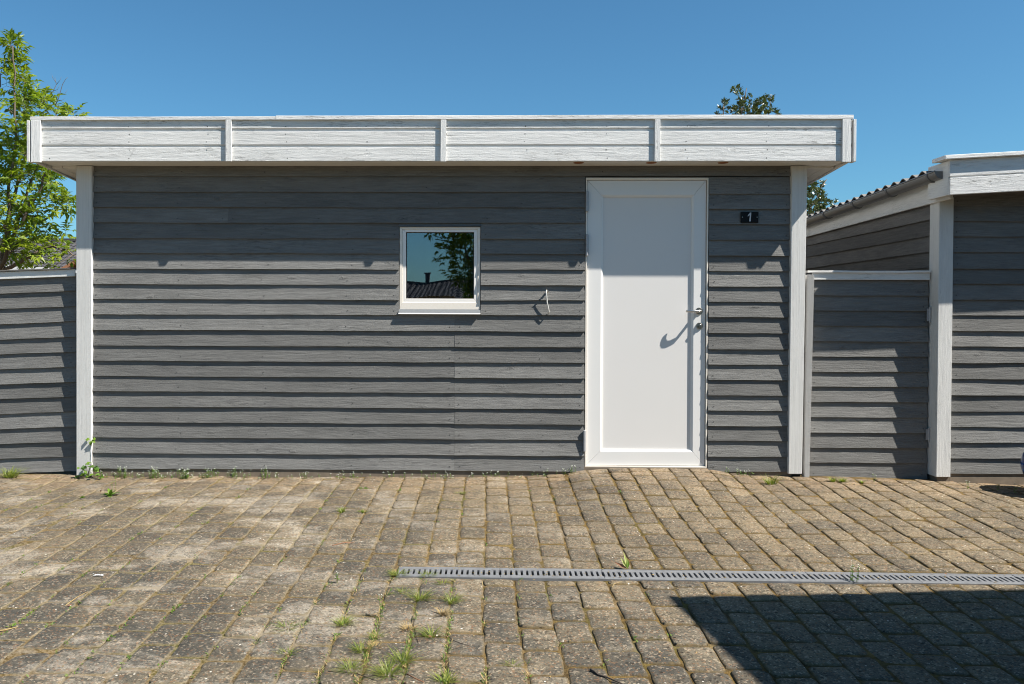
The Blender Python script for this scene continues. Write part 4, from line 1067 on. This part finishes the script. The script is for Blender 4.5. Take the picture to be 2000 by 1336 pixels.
def rosette(p_, n_, L, Wd, mat, name, label, upl=.5, cat='weed'):
    m = MB(); o_ = Vector((p_.x, p_.y, H(p_.x, p_.y)))
    for k in range(n_):
        a = k*2.4+random.random()*.5; el = random.uniform(.1, upl); l_ = L*random.uniform(.6, 1.); d = Vector((math.cos(a)*math.cos(el), math.sin(a)*math.cos(el), math.sin(el)))
        side = Vector((-math.sin(a), math.cos(a), 0)); vs = []; K_ = 5; rn = random.random()
        for i in range(K_+1):
            t = i/K_; w_ = Wd*math.sin(math.pi*min(1, .12+.88*t))**.8*(1-.45*(i % 2)*.6); q = o_+d*l_*t-Vector((0, 0, l_*.25*t*t))
            vs += [q-side*w_, q+Vector((0, 0, -.002)), q+side*w_]
        fs = []
        for i in range(K_): fs += [(3*i, 3*i+1, 3*i+4, 3*i+3), (3*i+1, 3*i+2, 3*i+5, 3*i+4)]
        m.add(vs, fs, None, rn)
    o = m.build(name, mat); return tag(o, label, cat)
rosette(G(215, 968), 12, .10, .012, M['weed'], 'dandelion_plant', 'leafy green dandelion rosette on the left paving below the shed post', .95)
rosette(G(710, 954), 8, .05, .007, M['weed'], 'weed_rosette', 'small weed rosette on the paving under the window', .4)
rosette(G(160, 973), 6, .04, .006, M['weed'], 'weed_rosette', 'tiny weed standing left of the dandelion', .9)
# drain plant with two pale upright leaves
p_ = G(1226, 1111); pl = empty('broadleaf_plant', tuple(p_), 'plant with two pale upright leaves at the edge of the drain', 'plant')
for d, L, mat, nm in ((Vector((-.22, .1, 1)), .085, 'pale', 'leaf'), (Vector((-.5, .1, .8)), .065, 'pale', 'leaf'), (Vector((.02, .1, 1)), .05, 'weed', 'leaf'), (Vector((-.95, .15, .45)), .075, 'deadleaf', 'dead_leaf')):
    m = MB(); m.leaf(p_, d, Vector((.3, -1, .2)), L, .017, .2, .7, .05); m.build(nm, M[mat], pl)
# climber at the left post
cp = G(172, 931); cl = empty('climbing_weed', tuple(cp), 'broad leaved green weed climbing at the foot of the left white shed post', 'weed')
m = MB(); w = MB()
for k in range(34):
    a = P(random.uniform(150, 205), random.uniform(896, 932)+abs(0), 0); x_ = random.uniform(152, 200); y_ = 932-random.random()**1.5*38*(1-abs(x_-176)/34); q = P(x_, min(931, y_), -.03-random.random()*.07)
    d = Vector((random.uniform(-1, 1), random.uniform(-1, .1), random.uniform(-.3, .6))); m.leaf(q, d, Vector((random.uniform(-.3, .3), -.6, .8)), random.uniform(.025, .05), random.uniform(.022, .04), .12, random.random(), .2)
    w.tube([(cp.x+random.uniform(-.02, .02), -.03, cp.z-.01), tuple(q)], [.0015, .001], 4)
m.build('leaf_mass', M['weed'], cl); m = MB()
for dx, dz, L in ((-7, 0, .035), (4, 2, .04), (0, 5, .035), (8, -1, .03)):
    q = P(178+dx*.3, 858+dz*.6, -.03); m.leaf(q, Vector((dx, -2, -dz)), Vector((0, -.7, .7)), L, .03, .1, .7+random.random()*.3, .2)
q = P(179, 860, -.03); w.tube([(cp.x, -.03, cp.z), tuple(P(181, 900, -.025)), tuple(q)], [.002, .0015, .001], 5)
m.build('leaf_mass', M['weed'], cl); w.build('stem', M['bark'], cl)
# seedlings along the wall foot: nobody could count them
m = MB(); w = MB()
def seedling(x, y, h, nl=5, dot=True):
    z = H(x, y)-.004; tx, ty = x+random.uniform(-.012, .012), y+random.uniform(-.008, .008)
    m.tube([(x, y, z), ((x+tx)/2+random.uniform(-.003, .003), (y+ty)/2, z+h*.5), (tx, ty, z+h)], [.0011, .0009, .0006], 3, 0, random.random(), cap=False)
    for k in range(nl):
        t = random.random()*.9; a = random.random()*6.28; m.leaf(Vector((x+(tx-x)*t, y+(ty-y)*t, z+h*t)), Vector((math.cos(a), math.sin(a), .4)), Vector((0, 0, 1)), random.uniform(.008, .016), .007, .2, random.random(), .2)
    if dot:
        for k in range(random.randint(1, 4)):
            c_ = Vector((tx+random.uniform(-.006, .006), ty+random.uniform(-.006, .006), z+h+random.uniform(-.012, .004))); r = random.uniform(.0016, .003)
            m.add([c_+Vector(d)*r for d in ((1, 0, 0), (0, 1, 0), (-1, 0, 0), (0, -1, 0), (0, 0, 1), (0, 0, -1))], [(0, 1, 4), (1, 2, 4), (2, 3, 4), (3, 0, 4), (1, 0, 5), (2, 1, 5), (3, 2, 5), (0, 3, 5)], None, 0, 1)
for _ in range(150):
    px = 190+random.random()**1.25*940; x = PX(px, -.03, 930); seedling(x, random.uniform(-.05, -.005), random.uniform(.015, .06)*random.uniform(.6, 1.2), random.randint(2, 7))
for c_, k in ((300, 14), (365, 26), (410, 12), (455, 8), (240, 14), (520, 10)):
    for _ in range(k): seedling(PX(c_+random.gauss(0, 7), -.03, 930), random.uniform(-.07, -.005), random.uniform(.03, .09), 8)
for _ in range(12): seedling(PX(1418+random.uniform(0, 50), -.03, 930), random.uniform(-.05, -.01), random.uniform(.02, .05), 7)
for px, py, h in ((557, 929, .17), (222, 960, .16), (1890, 955, .07), (1982, 962, .07), (1948, 957, .05), (1706, 940, .06), (660, 1140, .07), (745, 1205, .10), (1665, 1136, .11), (1672, 1138, .09), (290, 928, .06), (1660, 1134, .08)):
    q = G(px, py)
    for _ in range(2): seedling(q.x+random.uniform(-.01, .01), q.y, h*random.uniform(.7, 1), 8)
# tiny sprouts scattered in joints, mostly on the left
for _ in range(230):
    px = random.random()**1.3*1300; py = random.uniform(945, 1330)
    if random.random() < px/1900: continue
    q = G(px, py)
    if DY0-.02 < q.y < DY1+.02 and q.x > DX0-.03: continue
    ix = round((q.x-(PX(1031, -.2, 940)-.1475*38))/.1475); q.x = PX(1031, -.2, 940)-.1475*38+ix*.1475+random.uniform(-.006, .006)
    for k in range(random.randint(3, 10)):
        a = random.random()*6.28; m.leaf(Vector((q.x+random.uniform(-.012, .012), q.y+random.uniform(-.03, .03), H(q.x, q.y)-.002)), Vector((math.cos(a), math.sin(a), random.uniform(.4, 1.2))), Vector((0, 0, 1)), random.uniform(.008, .02), random.uniform(.003, .007), .2, random.random(), .1)
for _ in range(150):
    px = random.gauss(760, 110); py = random.uniform(1125, 1336)
    q = G(px, py); ix = round((q.x-(PX(1031, -.2, 940)-.1475*38))/.1475); q.x = PX(1031, -.2, 940)-.1475*38+ix*.1475+random.uniform(-.008, .008)
    for k in range(random.randint(4, 12)):
        a = random.random()*6.28; m.leaf(Vector((q.x+random.uniform(-.01, .01), q.y+random.uniform(-.035, .035), H(q.x, q.y)-.003)), Vector((math.cos(a), math.sin(a), random.uniform(.5, 1.6))), Vector((0, 0, 1)), random.uniform(.012, .03), random.uniform(.002, .004), .1, random.random(), .2, 0 if random.random() < .55 else 2)
for _ in range(260):      # grit and dry bits caught in the drain and joints
    if random.random() < .5: x = random.uniform(DX0, 2.6); y = random.uniform(DY0+.01, DY1-.005); z = dz_(x)+.001
    else:
        q = G(random.uniform(0, 1400), random.uniform(960, 1330)); x, y = q.x, q.y; z = H(x, y)+.002
    a = random.random()*6.28; m.leaf(Vector((x, y, z)), Vector((math.cos(a), math.sin(a), .15)), Vector((0, 0, 1)), random.uniform(.006, .014), random.uniform(.003, .007), .3, random.random(), -.1, 2)
o = m.build('wild_seedlings', [M['weed'], M['petal'], M['straw']]); tag(o, 'fine seedlings with tiny white heads and dry bits along the wall foot and in the paving joints', 'weeds', kind='stuff')

# ------------------------------------------------------------------ litter
def twig(pts, r, label, mat='twig', side=None):
    q = [G(*p_) for p_ in pts]; m = MB(); m.tube([(v.x, v.y, v.z+r*.9+.001) for v in q], [r*(1-.5*i/(len(q)-1)) for i in range(len(q))], 6)
    if side: 
        v = q[side[0]]; m.tube([(v.x, v.y, v.z+r), (v.x+side[1], v.y+side[2], v.z+.014)], [r*.6, r*.3], 5)
    o = m.build('twig', M[mat], smooth=True); tag(o, label, 'twig', 'twigs lying on the paving')
twig([(1153, 1310), (1170, 1321), (1185, 1325), (1203, 1333), (1222, 1341)], .0042, 'thick dark twig lying at the bottom edge left of the ground shadow', side=(1, -.02, .02))
twig([(649, 1067), (665, 1063), (674, 1061), (689, 1062)], .0035, 'short brown twig lying left of the drain', 'deadleaf')
twig([(-12, 1236), (10, 1232), (35, 1226)], .003, 'pale straw twig at the left edge of the picture', 'straw')
twig([(874, 1242), (885, 1252), (898, 1257), (917, 1262)], .0018, 'thin curved twig right of the tuft with the dark twig')
twig([(806, 1205), (808, 1222), (812, 1238), (817, 1256)], .0022, 'thin dark twig running down through the foreground tufts')
twig([(738, 1332), (700, 1318), (660, 1312), (640, 1313)], .0018, 'thin twig running left from the brightest tuft')
twig([(795, 1318), (810, 1326), (828, 1334)], .0024, 'short twig right of the brightest tuft at the bottom edge', 'deadleaf')
twig([(128, 1184), (150, 1168), (171, 1157)], .0022, 'pale flower stalk lying on the left paving below the feather', 'straw')
twig([(1195, 1148), (1200, 1141), (1215, 1137)], .0016, 'tiny pale curled stalk just below the drain', 'straw')
fp = G(192, 1127); m = MB(); c_ = Vector((fp.x, fp.y, fp.z+.006))
for k in range(60):
    t = random.uniform(-1, 1); a = random.random()*6.28; o_ = c_+Vector((t*.018, t*.004, .003*math.cos(t*2)))
    m.leaf(o_, Vector((math.cos(a)+t*.6, math.sin(a)*.6, random.uniform(.1, .7))), Vector((0, 0, 1)), random.uniform(.006, .013), .003, .1, 0, .1)
m.tube([c_+Vector((-.03, .008, .008)), c_, c_+Vector((.026, -.002, .002))], [.0006, .001, .0006], 4)
tag(m.build('white_feather', M['feather']), 'small fluffy white feather on the paving at the left', 'feather')
for px, py, L, lb in ((925, 1226, .014, 'tiny reddish dry leaf in a joint right of the foreground tufts'), (196, 962, .03, 'curled brown dry leaf left of the dandelion'), (131, 1186, .022, 'brown dry leaf at the lower end of the pale stalk'), (506, 1160, .012, 'tiny reddish crumb on the paving left of the drain'), (718, 1269, .02, 'brown dry leaf beside the tall narrow tuft'), (844, 1247, .02, 'pale brown dry leaf under the tuft with the dark twig'), (1851, 1124, .018, 'small brown dry leaf lying on the drain grate at the right')):
    p_ = G(px, py); m = MB(); m.leaf(Vector((p_.x, p_.y, p_.z+.004)), Vector((random.uniform(-1, 1), random.uniform(-.5, .5), .2)), Vector((.2, -.3, 1)), L, L*.5, .35, .5, -.1)
    tag(m.build('dry_leaf', M['deadleaf']), lb, 'leaf', 'dry leaves on the paving')
